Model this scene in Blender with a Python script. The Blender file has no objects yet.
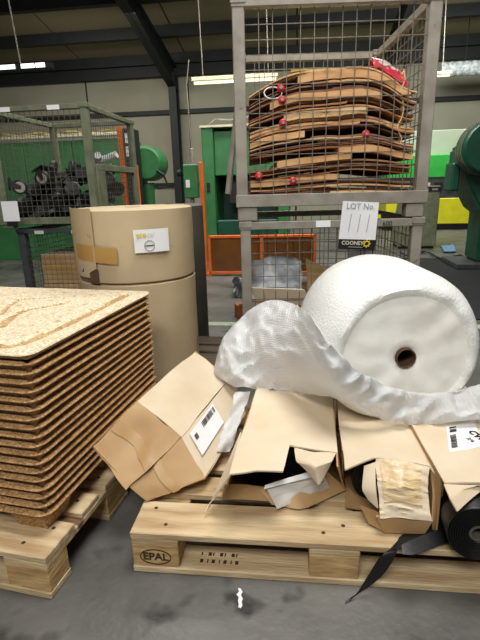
import bpy, bmesh, math, random
from mathutils import Vector, Matrix, noise

SC = bpy.context.scene
COL = SC.collection
random.seed(7)

# ------------------------------------------------------------------ camera
F_PX, PITCH, ROLL, CAM_H = 460.0, 0.283, -0.027, 1.12
cp_, sp_, cr_, sr_ = math.cos(PITCH), math.sin(PITCH), math.cos(ROLL), math.sin(ROLL)
FWD = Vector((0, cp_, -sp_)); UP0 = Vector((0, sp_, cp_)); RT0 = Vector((1, 0, 0))
RT = cr_ * RT0 + sr_ * UP0; UPV = -sr_ * RT0 + cr_ * UP0
EYE = Vector((0, 0, CAM_H))
cam_d = bpy.data.cameras.new('camera'); cam = bpy.data.objects.new('camera', cam_d); COL.objects.link(cam)
cam_d.sensor_fit = 'VERTICAL'; cam_d.sensor_height = 24.0; cam_d.lens = F_PX / 640.0 * 24.0
cam_d.clip_start = 0.05; cam_d.clip_end = 200
m4 = Matrix.Identity(4)
for i in range(3):
    m4[i][0], m4[i][1], m4[i][2], m4[i][3] = RT[i], UPV[i], -FWD[i], EYE[i]
cam.matrix_world = m4
SC.camera = cam

# ------------------------------------------------------------------ world, lights, exposure
w = bpy.data.worlds.new('world'); SC.world = w; w.use_nodes = True
w.node_tree.nodes['Background'].inputs[0].default_value = (0.92, 0.96, 1.0, 1)
w.node_tree.nodes['Background'].inputs[1].default_value = 0.13


def area(name, loc, size, energy, col=(1, 0.96, 0.88), target=None, size_y=None):
    d = bpy.data.lights.new(name, 'AREA'); d.energy = energy; d.size = size; d.color = col
    if size_y: d.shape = 'RECTANGLE'; d.size_y = size_y
    o = bpy.data.objects.new(name, d); COL.objects.link(o); o.location = loc
    dirv = (Vector(target) - Vector(loc)) if target else Vector((0, 0, -1))
    o.rotation_euler = dirv.to_track_quat('-Z', 'Y').to_euler()
    return o


area('bay_light_near', (0.6, 1.2, 4.7), 1.6, 128, (1, 0.99, 0.965), (0.45, 1.5, 0.4), 1.6)
area('bay_light_behind', (-0.9, -2.6, 4.9), 2.4, 165, (1, 0.985, 0.95), (0.0, 1.6, 0.4), 1.2)
area('bay_light_mid', (0.2, 6.0, 4.6), 4.0, 210, (1, 0.97, 0.9), None, 1.2)
area('bay_light_far', (-3.5, 11.0, 4.6), 4.0, 125, (1, 0.97, 0.86), (-3.5, 13.0, 0), 1.0)
area('bay_light_far_right', (4.2, 10.0, 4.4), 4.0, 175, (0.95, 1.0, 0.92), (4.2, 12.5, 0), 1.0)

SC.view_settings.view_transform = 'Standard'; SC.view_settings.look = 'None'
SC.view_settings.gamma = 1.0; SC.view_settings.use_curve_mapping = False
SC.view_settings.exposure = 0.35


def ray(px, py):
    return RT * ((px - 240) / F_PX) + UPV * ((320 - py) / F_PX) + FWD


def aty(px, py, Y):
    d = ray(px, py); return EYE + d * (Y / d.y)


def atz(px, py, z):
    d = ray(px, py); return EYE + d * ((z - CAM_H) / d.z)


# ------------------------------------------------------------------ materials
def lin(c):
    return tuple(((v / 255.0) / 12.92 if v / 255.0 <= 0.04045 else ((v / 255.0 + 0.055) / 1.055) ** 2.4) for v in c)


MATS = {}


def mat(name, a, b=None, scale=8.0, rough=0.7, metal=0.0, bump=0.0, bscale=None, stretch=(1, 1, 1), kind='noise', detail=4.0,
        lo=0.35, hi=0.65, spots=None, spot_scale=6.0, spot_at=0.62, emit=None, trans=0.0, alpha=1.0, sub=0.0, coat=0.0):
    """Principled material whose colour runs between a and b by a texture, with optional stains and bump."""
    if name in MATS: return MATS[name]
    m = bpy.data.materials.new(name); m.use_nodes = True; MATS[name] = m
    nt = m.node_tree; N, L = nt.nodes, nt.links
    bs = N['Principled BSDF']
    bs.inputs['Roughness'].default_value = rough; bs.inputs['Metallic'].default_value = metal
    bs.inputs['Transmission Weight'].default_value = trans; bs.inputs['Alpha'].default_value = alpha
    bs.inputs['Coat Weight'].default_value = coat
    if sub: bs.inputs['Subsurface Weight'].default_value = sub; bs.inputs['Subsurface Radius'].default_value = (0.03, 0.03, 0.03)
    if emit: bs.inputs['Emission Color'].default_value = (*lin(a), 1); bs.inputs['Emission Strength'].default_value = emit
    bs.inputs['Base Color'].default_value = (*lin(a), 1)
    if b is None and not bump: return m
    tc = N.new('ShaderNodeTexCoord'); oi = N.new('ShaderNodeObjectInfo')
    ad = N.new('ShaderNodeVectorMath'); ad.operation = 'MULTIPLY_ADD'
    mul = N.new('ShaderNodeVectorMath'); mul.operation = 'SCALE'; mul.inputs[0].default_value = (37.0, 19.0, 53.0)
    L.new(oi.outputs['Random'], mul.inputs['Scale'])
    L.new(tc.outputs['Object'], ad.inputs[0]); ad.inputs[1].default_value = stretch; L.new(mul.outputs[0], ad.inputs[2])

    def tex(k, sc, det=detail):
        if k == 'voronoi':
            t = N.new('ShaderNodeTexVoronoi'); t.inputs['Scale'].default_value = sc; L.new(ad.outputs[0], t.inputs['Vector'])
            return t, t.outputs['Distance']
        if k == 'cells':
            t = N.new('ShaderNodeTexVoronoi'); t.inputs['Scale'].default_value = sc; L.new(ad.outputs[0], t.inputs['Vector'])
            sep = N.new('ShaderNodeSeparateColor'); L.new(t.outputs['Color'], sep.inputs[0])
            return t, sep.outputs[0]
        t = N.new('ShaderNodeTexNoise'); t.inputs['Scale'].default_value = sc; t.inputs['Detail'].default_value = det
        L.new(ad.outputs[0], t.inputs['Vector'])
        return t, t.outputs['Fac']
    if b is not None:
        t, out = tex(kind, scale)
        mr = N.new('ShaderNodeMapRange'); mr.inputs[1].default_value = lo; mr.inputs[2].default_value = hi; L.new(out, mr.inputs[0])
        mx = N.new('ShaderNodeMix'); mx.data_type = 'RGBA'
        mx.inputs[6].default_value = (*lin(a), 1); mx.inputs[7].default_value = (*lin(b), 1); L.new(mr.outputs[0], mx.inputs[0])
        last = mx.outputs[2]
        if spots:
            t2, o2 = tex('noise', spot_scale, 3.0)
            m2 = N.new('ShaderNodeMapRange'); m2.inputs[1].default_value = spot_at; m2.inputs[2].default_value = spot_at + 0.09; L.new(o2, m2.inputs[0])
            x2 = N.new('ShaderNodeMix'); x2.data_type = 'RGBA'; L.new(m2.outputs[0], x2.inputs[0])
            L.new(last, x2.inputs[6]); x2.inputs[7].default_value = (*lin(spots), 1); last = x2.outputs[2]
        L.new(last, bs.inputs['Base Color'])
    if bump:
        t3, o3 = tex('noise' if kind != 'voronoi' else 'voronoi', bscale or scale * 2)
        bp = N.new('ShaderNodeBump'); bp.inputs['Strength'].default_value = bump; bp.inputs['Distance'].default_value = 0.01
        L.new(o3, bp.inputs['Height']); L.new(bp.outputs[0], bs.inputs['Normal'])
    return m


M_FLOOR = mat('concrete_floor', (74, 73, 70), (116, 114, 109), 2.6, 0.42, bump=0.35, bscale=40, detail=12, lo=0.3, hi=0.7, spots=(60, 59, 57), spot_scale=5.5, spot_at=0.60)
M_WALL = mat('cream_cladding', (150, 146, 128), (162, 158, 140), 0.7, 0.8)
M_ROOF = mat('roof_sheet', (146, 134, 106), (154, 142, 112), 0.5, 0.85)
M_STEEL_D = mat('dark_steel', (17, 20, 20), (24, 27, 27), 4, 0.6)
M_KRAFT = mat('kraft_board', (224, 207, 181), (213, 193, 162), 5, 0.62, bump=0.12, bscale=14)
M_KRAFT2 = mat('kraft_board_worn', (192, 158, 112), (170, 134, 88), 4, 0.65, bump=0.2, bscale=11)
M_KRAFT_ROLL = mat('kraft_roll', (196, 176, 142), (182, 160, 124), 3, 0.7, bump=0.25, bscale=7, spots=(140, 112, 76), spot_scale=9, spot_at=0.70)
M_TAPE_A = mat('kraft_tape', (182, 146, 96), (170, 134, 86), 6, 0.4)
M_TAPE = mat('brown_tape', (186, 146, 84), (176, 136, 76), 6, 0.35)
M_CLEAR_TAPE = mat('clear_tape', (208, 180, 134), (224, 200, 160), 16, 0.3, bump=0.5, bscale=22, stretch=(1, 2, 6))
M_BOARD_IN = mat('board_core', (176, 134, 84), (150, 108, 62), 60, 0.85)
M_GREY_ROLL = mat('grey_board_roll', (92, 90, 80), (78, 76, 66), 4, 0.7)
M_WOOD = mat('pallet_wood', (216, 194, 154), (170, 140, 100), 5, 0.75, bump=0.4, bscale=26, stretch=(0.8, 6, 6), detail=8, lo=0.3, hi=0.7, spots=(112, 84, 56), spot_scale=2.6, spot_at=0.62)
M_WOOD2 = mat('pallet_block_wood', (204, 172, 118), (168, 132, 84), 9, 0.8, bump=0.35, bscale=24, stretch=(1, 1, 4), spots=(126, 90, 50), spot_scale=9, spot_at=0.68)
M_WOOD_D = mat('dirty_pallet_wood', (96, 82, 66), (72, 60, 48), 5, 0.85, stretch=(0.7, 7, 7))
M_NAIL = mat('nail_hole', (70, 48, 34), rough=0.8)
M_INKA_TOP = mat('pressed_chips_top', (232, 220, 194), (200, 178, 140), 170, 0.85, kind='cells', bump=0.5, bscale=150, lo=0.1, hi=0.9, spots=(190, 160, 116), spot_scale=34, spot_at=0.60)
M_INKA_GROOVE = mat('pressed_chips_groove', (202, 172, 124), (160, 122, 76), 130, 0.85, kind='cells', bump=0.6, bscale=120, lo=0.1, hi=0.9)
M_INKA = mat('pressed_chips', (192, 152, 102), (138, 100, 60), 190, 0.82, kind='cells', bump=0.4, bscale=150, lo=0.1, hi=0.9, spots=(196, 152, 96), spot_scale=60, spot_at=0.66)
M_GALV = mat('grey_paint_metal', (150, 144, 132), (128, 120, 108), 9, 0.6, spots=(104, 82, 62), spot_scale=22, spot_at=0.67)
M_WIRE = mat('wire_metal', (132, 124, 110), (100, 90, 76), 30, 0.55, metal=0.3)
M_OLIVE = mat('olive_paint_metal', (118, 122, 98), (98, 102, 80), 12, 0.55)
M_OLIVE_W = mat('olive_wire', (92, 92, 76), rough=0.6)
M_DGREY = mat('dark_grey_paint', (62, 66, 66), (50, 52, 52), 12, 0.6)
M_GREEN = mat('machine_green', (58, 122, 70), (50, 108, 62), 4, 0.45)
M_GREEN_D = mat('deep_machine_green', (22, 78, 56), (18, 66, 48), 5, 0.4)
M_GREEN_B = mat('bright_green', (60, 178, 74), (52, 166, 66), 5, 0.4)
M_YELLOW = mat('machine_yellow', (226, 220, 40), (214, 206, 34), 5, 0.4)
M_ORANGE = mat('safety_orange', (232, 112, 36), (220, 100, 28), 8, 0.45)
M_TINT = mat('brown_tinted_panel', (128, 80, 34), (104, 66, 30), 3, 0.25)
M_BLACK = mat('black_rubber', (20, 20, 21), (30, 30, 31), 14, 0.5)
M_FILM = mat('black_film', (10, 10, 11), (15, 15, 16), 8, 0.45, bump=0.15, bscale=30)
M_WHITE = mat('white_paper', (240, 240, 240), (232, 232, 232), 5, 0.6)
M_GPAPER = mat('grey_paper', (204, 200, 192), (190, 184, 174), 5, 0.6)
M_INK = mat('black_ink', (24, 24, 26), rough=0.6)
M_INKG = mat('grey_ink', (150, 150, 152), rough=0.6)
M_INKY = mat('yellow_ink', (222, 196, 40), rough=0.6)
M_BURN = mat('burnt_mark', (62, 40, 24), rough=0.8)
M_RED = mat('red_plastic', (206, 32, 48), (180, 24, 38), 12, 0.4)
M_PRINT = mat('red_white_print', (228, 214, 206), (206, 50, 70), 13, 0.4, lo=0.44, hi=0.52)
M_SILVER = mat('silver_foil', (222, 225, 228), (160, 166, 172), 14, 0.4, metal=0.0, bump=0.5, bscale=22)
M_TUBE = mat('lamp_tube', (255, 250, 226), emit=0.75)
M_TUBE_W = mat('lamp_pane', (240, 244, 250), emit=1.2)
M_LAMPBODY = mat('lamp_body', (214, 208, 178), rough=0.5)
M_CORE = mat('card_core', (104, 78, 52), (82, 60, 38), 12, 0.8)
M_CREAM = mat('cream_panel', (206, 200, 176), rough=0.6)
M_BLUE = mat('blue_cloth', (96, 140, 176), (120, 160, 190), 20, 0.8)
M_STRIPE = mat('pale_green_paint', (176, 188, 160), (150, 160, 138), 14, 0.7)
M_SHEETS = [mat('brown_sheet_%s' % n, a, b, 6, 0.75, bump=0.1, bscale=20, stretch=(1, 6, 6)) for n, a, b in (
    ('tan', (214, 168, 116), (190, 142, 92)), ('russet', (184, 132, 90), (150, 102, 66)), ('umber', (148, 108, 78), (116, 82, 58)),
    ('sand', (224, 190, 142), (204, 164, 114)), ('mauve', (156, 122, 102), (126, 96, 80)))]


def bubble_mat():
    m = bpy.data.materials.new('bubble_wrap'); m.use_nodes = True
    nt = m.node_tree; N, L = nt.nodes, nt.links
    bs = N['Principled BSDF']; bs.inputs['Base Color'].default_value = (0.90, 0.90, 0.895, 1); bs.inputs['Roughness'].default_value = 0.28
    tc = N.new('ShaderNodeTexCoord')
    v = N.new('ShaderNodeTexVoronoi'); v.inputs['Scale'].default_value = 95; v.inputs['Randomness'].default_value = 0.25
    L.new(tc.outputs['UV'], v.inputs['Vector'])
    bp = N.new('ShaderNodeBump'); bp.inputs['Strength'].default_value = 0.75; bp.inputs['Distance'].default_value = 0.004; bp.invert = True
    L.new(v.outputs['Distance'], bp.inputs['Height']); L.new(bp.outputs[0], bs.inputs['Normal'])
    tl = N.new('ShaderNodeBsdfTranslucent'); tl.inputs[0].default_value = (0.92, 0.92, 0.92, 1); L.new(bp.outputs[0], tl.inputs[1])
    tr = N.new('ShaderNodeBsdfTransparent')
    a = N.new('ShaderNodeMixShader'); a.inputs[0].default_value = 0.30; L.new(bs.outputs[0], a.inputs[1]); L.new(tl.outputs[0], a.inputs[2])
    b = N.new('ShaderNodeMixShader'); b.inputs[0].default_value = 0.16; L.new(a.outputs[0], b.inputs[1]); L.new(tr.outputs[0], b.inputs[2])
    L.new(b.outputs[0], N['Material Output'].inputs['Surface'])
    return m


M_BUBBLE = bubble_mat()
M_BROLL = mat('bubble_roll_side', (246, 246, 243), (236, 236, 230), 10, 0.35, kind='voronoi', bump=0.2, bscale=130, lo=0.0, hi=1.0, sub=0.15)
M_BFACE = mat('bubble_roll_end', (252, 251, 246), (246, 244, 234), 7, 0.4, bump=0.22, bscale=18, detail=7)


# ------------------------------------------------------------------ mesh builder
class MB:
    def __init__(s): s.v = []; s.f = []; s.uv = None

    def add(s, vs, fs):
        o = len(s.v); s.v += [Vector(p) for p in vs]; s.f += [tuple(i + o for i in f) for f in fs]; return s

    def box(s, x0, x1, y0, y1, z0, z1, mx=None):
        vs = [Vector((x, y, z)) for z in (z0, z1) for y in (y0, y1) for x in (x0, x1)]
        if mx is not None: vs = [mx @ p for p in vs]
        return s.add(vs, [(0, 2, 3, 1), (4, 5, 7, 6), (0, 1, 5, 4), (1, 3, 7, 5), (3, 2, 6, 7), (2, 0, 4, 6)])

    def hexa(s, lo4, hi4):
        return s.add(list(lo4) + list(hi4), [(3, 2, 1, 0), (4, 5, 6, 7), (0, 1, 5, 4), (1, 2, 6, 5), (2, 3, 7, 6), (3, 0, 4, 7)])

    def tube(s, pts, r, n=6, close=False):
        pts = [Vector(p) for p in pts]; k = len(pts); rs = r if isinstance(r, (list, tuple)) else [r] * k
        rings = []; prev = None
        for i, p in enumerate(pts):
            if close: t = pts[(i + 1) % k] - pts[i - 1]
            else: t = pts[min(i + 1, k - 1)] - pts[max(i - 1, 0)]
            t = t.normalized() if t.length > 1e-9 else Vector((0, 0, 1))
            if prev is None:
                u = t.cross(Vector((0, 0, 1)));  u = u if u.length > 1e-3 else t.cross(Vector((0, 1, 0)))
            else: u = prev - t * prev.dot(t)
            u.normalize(); prev = u; q = t.cross(u)
            rings.append([p + (u * math.cos(2 * math.pi * j / n + math.pi / n) + q * math.sin(2 * math.pi * j / n + math.pi / n)) * rs[i] for j in range(n)])
        vs = [p for g in rings for p in g]; fs = []
        for i in range(k if close else k - 1):
            a, b = i * n, ((i + 1) % k) * n
            fs += [(a + j, a + (j + 1) % n, b + (j + 1) % n, b + j) for j in range(n)]
        if not close: fs += [tuple(reversed(range(n))), tuple((k - 1) * n + j for j in range(n))]
        return s.add(vs, fs)

    def lathe(s, prof, n=32, mx=None, closed=False, fn=None):
        """profile [(r, z)] around z; r == 0 ends become fans."""
        vs, fs = [], []
        for r, z in prof:
            for j in range(n):
                a = 2 * math.pi * j / n; rr, zz = (fn(r, z, a) if fn else (r, z)); vs.append(Vector((rr * math.cos(a), rr * math.sin(a), zz)))
        k = len(prof)
        for i in range(k if closed else k - 1):
            a, b = i * n, ((i + 1) % k) * n
            fs += [(a + j, a + (j + 1) % n, b + (j + 1) % n, b + j) for j in range(n)]
        if not closed: fs += [tuple(reversed(range(n))), tuple((k - 1) * n + j for j in range(n))]
        if mx is not None: vs = [mx @ p for p in vs]
        return s.add(vs, fs)

    def prism(s, poly, axis, d0, d1, mx=None):
        """poly of 2D points extruded along axis ('x','y','z') from d0 to d1."""
        def P(a, b, d): return {'x': (d, a, b), 'y': (a, d, b), 'z': (a, b, d)}[axis]
        n = len(poly); vs = [Vector(P(a, b, d0)) for a, b in poly] + [Vector(P(a, b, d1)) for a, b in poly]
        if mx is not None: vs = [mx @ p for p in vs]
        return s.add(vs, [tuple(range(n)), tuple(range(2 * n - 1, n - 1, -1))] + [(i, i + n, (i + 1) % n + n, (i + 1) % n) for i in range(n)])

    def sheet(s, rows, th, uvs=False):
        """a closed thick sheet through a grid of points, th along the normals (one side)."""
        R, C = len(rows), len(rows[0])
        nor = []
        for i in range(R):
            for j in range(C):
                a = rows[min(i + 1, R - 1)][j] - rows[max(i - 1, 0)][j]; b = rows[i][min(j + 1, C - 1)] - rows[i][max(j - 1, 0)]
                c = a.cross(b); nor.append(c.normalized() if c.length > 1e-12 else Vector((0, 0, 1)))
        top = [p for r in rows for p in r]; bot = [p + nor[i] * th for i, p in enumerate(top)]; n = R * C
        fs = []
        for i in range(R - 1):
            for j in range(C - 1):
                a = i * C + j
                fs.append((a, a + 1, a + C + 1, a + C)); fs.append((n + a, n + a + C, n + a + C + 1, n + a + 1))
        per = [j for j in range(C)] + [i * C + C - 1 for i in range(1, R)] + [(R - 1) * C + j for j in range(C - 2, -1, -1)] + [i * C for i in range(R - 2, 0, -1)]
        for k in range(len(per)):
            a, b = per[k], per[(k + 1) % len(per)]
            fs.append((b, a, n + a, n + b))
        if uvs:
            s.uv = [(j / (C - 1), i / (R - 1)) for i in range(R) for j in range(C)] * 2
        return s.add(top + bot, fs)

    def build(s, name, m, parent=None, loc=(0, 0, 0), rot=None, bevel=0, smooth=False, world=False, seg=1):
        vs = s.v
        if world and parent is not None:
            inv = (Matrix.Translation(parent.location) @ parent.rotation_euler.to_matrix().to_4x4()).inverted()
            vs = [inv @ p for p in vs]
        me = bpy.data.meshes.new(name); me.from_pydata([tuple(p) for p in vs], [], s.f)
        if s.uv:
            ul = me.uv_layers.new(name='UVMap')
            for lp in me.loops: ul.data[lp.index].uv = s.uv[lp.vertex_index]
        bm = bmesh.new(); bm.from_mesh(me)
        bmesh.ops.recalc_face_normals(bm, faces=bm.faces)
        if bevel: bmesh.ops.bevel(bm, geom=[e for e in bm.edges if len(e.link_faces) == 2 and e.calc_face_angle(0) > 0.5], offset=bevel, segments=seg, affect='EDGES', clamp_overlap=True)
        bm.to_mesh(me); bm.free()
        if smooth:
            for p in me.polygons: p.use_smooth = True
            try: me.set_sharp_from_angle(angle=math.radians(42))
            except Exception: pass
        me.materials.append(m)
        o = bpy.data.objects.new(name, me); COL.objects.link(o)
        o.location = loc
        if rot is not None: o.rotation_euler = rot
        if parent is not None: o.parent = parent
        return o


def tag(o, label=None, cat=None, group=None, kind=None):
    for k, v in (('label', label), ('category', cat), ('group', group), ('kind', kind)):
        if v: o[k] = v
    return o


def thing(name, label, cat, loc=(0, 0, 0), rotz=0.0, group=None):
    o = bpy.data.objects.new(name, None); COL.objects.link(o); o.empty_display_size = 0.1
    o.location = loc; o.rotation_euler = (0, 0, rotz)
    return tag(o, label, cat, group)


KIDS = {}


def copy_tree(o, parent=None):
    c = o.copy(); COL.objects.link(c)
    if parent is not None: c.parent = parent
    for ch in list(o.children): copy_tree(ch, c)
    return c


def text_mesh(body, size, name, m, parent, mx, ax='CENTER', ext=0.0004, bold=False):
    """lettering as a thin mesh; mx places the text plane (x right, y up, z out) in the parent's space or the world's."""
    cu = bpy.data.curves.new(name, 'FONT'); cu.body = body; cu.size = size; cu.align_x = ax; cu.align_y = 'CENTER'; cu.extrude = ext; cu.resolution_u = 3
    if bold: cu.offset = size * 0.025
    t = bpy.data.objects.new('tmp', cu); COL.objects.link(t)
    bpy.context.view_layer.update()
    me = bpy.data.meshes.new_from_object(t.evaluated_get(bpy.context.evaluated_depsgraph_get()))
    bpy.data.objects.remove(t); bpy.data.curves.remove(cu)
    if parent is not None:
        mx = (Matrix.Translation(parent.location) @ parent.rotation_euler.to_matrix().to_4x4()).inverted() @ mx if parent.parent is None else mx
    me.transform(mx); me.materials.clear(); me.materials.append(m); me.name = name
    o = bpy.data.objects.new(name, me); COL.objects.link(o); o.parent = parent
    return o


def frame(o, x, n):
    """matrix with origin o, x axis along x, z axis along n."""
    x = Vector(x).normalized(); n = Vector(n); n = (n - x * n.dot(x)).normalized(); y = n.cross(x)
    m = Matrix.Identity(4)
    for i in range(3): m[i][0], m[i][1], m[i][2], m[i][3] = x[i], y[i], n[i], o[i]
    return m


def catmull(p0, p1, p2, p3, t):
    return 0.5 * ((2 * p1) + (p2 - p0) * t + (2 * p0 - 5 * p1 + 4 * p2 - p3) * t * t + (3 * p1 - p0 - 3 * p2 + p3) * t ** 3)


def refine_line(pts, n):
    k = len(pts); out = []
    for i in range(n):
        s = i / (n - 1) * (k - 1); a = min(int(s), k - 2); t = s - a
        out.append(catmull(pts[max(a - 1, 0)], pts[a], pts[a + 1], pts[min(a + 2, k - 1)], t))
    return out


def refine(rows, nr, nc):
    rs = [refine_line(r, nc) for r in rows]
    cols = [refine_line([r[j] for r in rs], nr) for j in range(nc)]
    return [[cols[j][i] for j in range(nc)] for i in range(nr)]


def lerp_line(pts, n):
    k = len(pts); out = []
    for i in range(n):
        s = i / (n - 1) * (k - 1); a = min(int(s), k - 2); out.append(pts[a].lerp(pts[a + 1], s - a))
    return out


def lerp_grid(rows, nr, nc):
    rs = [lerp_line(r, nc) for r in rows]
    cols = [lerp_line([r[j] for r in rs], nr) for j in range(nc)]
    return [[cols[j][i] for j in range(nc)] for i in range(nr)]


def crumple(rows, amp, freq, seed=0.0):
    off = Vector((seed, seed * 1.7, seed * 0.3))
    return [[p + Vector((noise.noise(p * freq + off), noise.noise(p * freq + off + Vector((9, 3, 1))), noise.noise(p * freq + off + Vector((2, 7, 5))))) * amp for p in r] for r in rows]


ORD = ['first', 'second', 'third', 'fourth', 'fifth', 'sixth', 'seventh', 'eighth', 'ninth', 'tenth', 'eleventh', 'twelfth', 'thirteenth',
       'fourteenth', 'fifteenth', 'sixteenth', 'seventeenth', 'eighteenth', 'nineteenth', 'twentieth']
TENS = {2: 'twenty', 3: 'thirty', 4: 'forty', 5: 'fifty'}


def ordinal(i):
    if i < 20: return ORD[i]
    t, u = divmod(i + 1, 10)
    return (TENS[t][:-1] + 'ieth') if u == 0 else TENS[t] + '-' + ORD[u - 1]


# ================================================================== SETTING
HALL = -0.13                                   # the hall's bays are turned a little against the view
HX = Vector((math.cos(HALL), math.sin(HALL), 0)); HY = Vector((-math.sin(HALL), math.cos(HALL), 0))
HROT = (0, 0, HALL)
H0 = Vector((-1.76, 15.0, 0))                  # foot of the column that shows


def hp(x, y, z=0.0): return H0 + HX * x + HY * y + Vector((0, 0, z))


fl = MB().box(-14, 16, -22, 0.35, -0.1, 0).build('floor', M_FLOOR, loc=H0, rot=HROT); tag(fl, kind='structure')
WALL_H = 4.62
wb = MB().box(-14, 16, 0.30, 0.42, 0, WALL_H + 0.1).build('wall_back', M_STEEL_D, loc=H0, rot=HROT); tag(wb, kind='structure')
xs = [-14, -9.4, -6.3, -2.85, 0.35, 3.6, 6.6, 9.6, 12.8, 16]
for a, b in zip(xs[:-1], xs[1:]):
    for z0, z1 in ((0, 1.2), (1.22, 3.32), (3.34, WALL_H)):
        MB().box(a + 0.025, b - 0.025, 0.26, 0.31, z0 + 0.02, z1 - 0.02).build('cladding_panel', M_WALL, wb, bevel=0.006)
MB().box(-14, 16, 0.16, 0.25, 3.28, 3.40).build('wall_rail', M_STEEL_D, wb)
MB().box(-14, 16, 0.16, 0.25, 1.16, 1.28).build('wall_rail', M_STEEL_D, wb)
SLOPE = 0.195
EAVE = 4.62
for nm, x0, x1 in (('wall_left', -14.1, -14.0), ('wall_right', 16.0, 16.1)):
    tag(MB().prism([(-22, 0), (0.4, 0), (0.4, EAVE), (-22, EAVE + SLOPE * 22)], 'x', x0, x1).build(nm, M_WALL, loc=H0, rot=HROT), kind='structure')
ce = MB().hexa([Vector((x, y, EAVE + 0.30 - SLOPE * y)) for x, y in ((-14, 0.4), (16, 0.4), (16, -22), (-14, -22))],
               [Vector((x, y, EAVE + 0.42 - SLOPE * y)) for x, y in ((-14, 0.4), (16, 0.4), (16, -22), (-14, -22))]).build('ceiling', M_STEEL_D, loc=H0, rot=HROT)
tag(ce, kind='structure')
for a, b in zip(xs[:-1], xs[1:]):
    for y0, y1 in ((0.35, -3.2), (-3.2, -7.0), (-7.0, -12), (-12, -22)):
        z = lambda y: EAVE + 0.27 - SLOPE * y
        MB().hexa([Vector((x, y, z(y))) for x, y in ((a + .02, y0), (b - .02, y0), (b - .02, y1 + .02), (a + .02, y1 + .02))],
                  [Vector((x, y, z(y) + 0.035)) for x, y in ((a + .02, y0), (b - .02, y0), (b - .02, y1 + .02), (a + .02, y1 + .02))]).build('roof_panel', M_ROOF, ce)
for i, y in enumerate((0.0, -1.45, -2.95, -4.5, -6.1, -7.7, -9.3, -11)):
    z = EAVE - SLOPE * y
    mb = MB().box(-14, 16, y - 0.05, y + 0.05, z - 0.02, z + 0.25)
    mb.box(-14, 16, y - 0.13, y + 0.05, z - 0.035, z - 0.01)
    tag(mb.build('roof_purlin', M_STEEL_D, loc=H0, rot=HROT), kind='structure')
tag(MB().box(-14, 16, 0.02, 0.2, EAVE - 0.32, EAVE - 0.02).build('eave_beam', M_STEEL_D, loc=H0, rot=HROT), kind='structure')


def portal(x):
    mb = MB()
    for s in (-1, 1): mb.box(x - 0.11, x + 0.11, s * 0.17 - 0.015 - 0.1, s * 0.17 + 0.015 - 0.1, 0, EAVE - 0.3)
    mb.box(x - 0.012, x + 0.012, -0.27, 0.07, 0, EAVE - 0.3)
    tag(mb.build('steel_column', M_STEEL_D, loc=H0, rot=HROT), kind='structure')
    zb = lambda y: EAVE - 0.1 - SLOPE * y
    mb = MB()
    for (d0, d1) in ((0.0, 0.03), (1.0, 0.03)):
        lo = [(-0.0, zb(0) - 0.03 - d0 * 0.62), (-3.2, zb(-3.2) - 0.03 - d0 * 0.42), (-18, zb(-18) - 0.03 - d0 * 0.4)]
        for (ya, za), (yb, zb_) in zip(lo[:-1], lo[1:]):
            mb.hexa([Vector((x - .12, ya, za)), Vector((x + .12, ya, za)), Vector((x + .12, yb, zb_)), Vector((x - .12, yb, zb_))],
                    [Vector((x - .12, ya, za + d1)), Vector((x + .12, ya, za + d1)), Vector((x + .12, yb, zb_ + d1)), Vector((x - .12, yb, zb_ + d1))])
    mb.prism([(0.0, zb(0) - 0.65), (-3.2, zb(-3.2) - 0.45), (-18, zb(-18) - 0.43), (-18, zb(-18)), (0.0, zb(0))], 'x', x - 0.012, x + 0.012)
    tag(mb.build('roof_rafter', M_STEEL_D, loc=H0, rot=HROT), kind='structure')


for x in (0.0, 6.05, 12.1): portal(x)
# painted line and white mark on the floor
a = atz(215, 324, 0)
tag(MB().box(-2.5, 9, -0.05, 0.05, 0.0005, 0.003).build('floor_marking', M_STRIPE, loc=(a.x, a.y, 0), rot=HROT), kind='structure')
sm = MB()
p = atz(240, 598, 0.001)
outl = ((-4, -26), (1, -29), (6, -22), (3, -12), (6, -3), (3, 8), (5, 17), (2, 27), (-4, 29), (-3, 18), (-7, 10), (-3, 2), (-5, -8), (-2, -17))
sm.prism([(a * 0.0013 + 0.0012 * math.sin(k * 2.3), b_ * 0.00115) for k, (a, b_) in enumerate(outl)], 'z', 0, 0.0012)
tag(sm.build('white_paint_mark', M_WHITE, loc=p), 'small white paint mark on the dark floor in front of the laden pallet', 'mark')

# ================================================================== LAMPS
L1 = thing('hanging_light_strip', 'dark hanging light strip with a row of white panes under the roof', 'lamp', aty(18, 66, 8.0), HALL)
MB().box(-1.2, 0.56, -0.05, 0.05, -0.06, 0.02).build('housing', M_STEEL_D, L1)
for x0, x1 in ((-0.9, -0.32), (-0.30, 0.0 - 0.02), (0.02, 0.04 + 0.0), (0.08, 0.30), (0.32, 0.47)):
    if x1 - x0 > 0.1: MB().box(x0, x1, -0.058, -0.05, -0.05, 0.012).build('light_pane', M_TUBE_W, L1)
MB().tube([(0.05, 0, 0.0), (-0.08, 0, 2.3)], 0.012).build('suspension_rod', M_GALV, L1)


def batten(label, p, x0, x1, wires, wl_=2.6):
    t = thing('fluorescent_batten', label, 'lamp', p, HALL)
    MB().box(x0, x1, -0.06, 0.06, -0.03, 0.03).build('body', M_LAMPBODY, t, bevel=0.008)
    MB().tube([(x0 + 0.03, 0, -0.05), (x1 - 0.03, 0, -0.05)], 0.022, 8).build('tube', M_TUBE, t)
    for x in wires: MB().tube([(x, 0, 0.03), (x - 0.06, 0, wl_)], 0.008, 5).build('suspension_wire', M_GALV, t)
    return t


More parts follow.
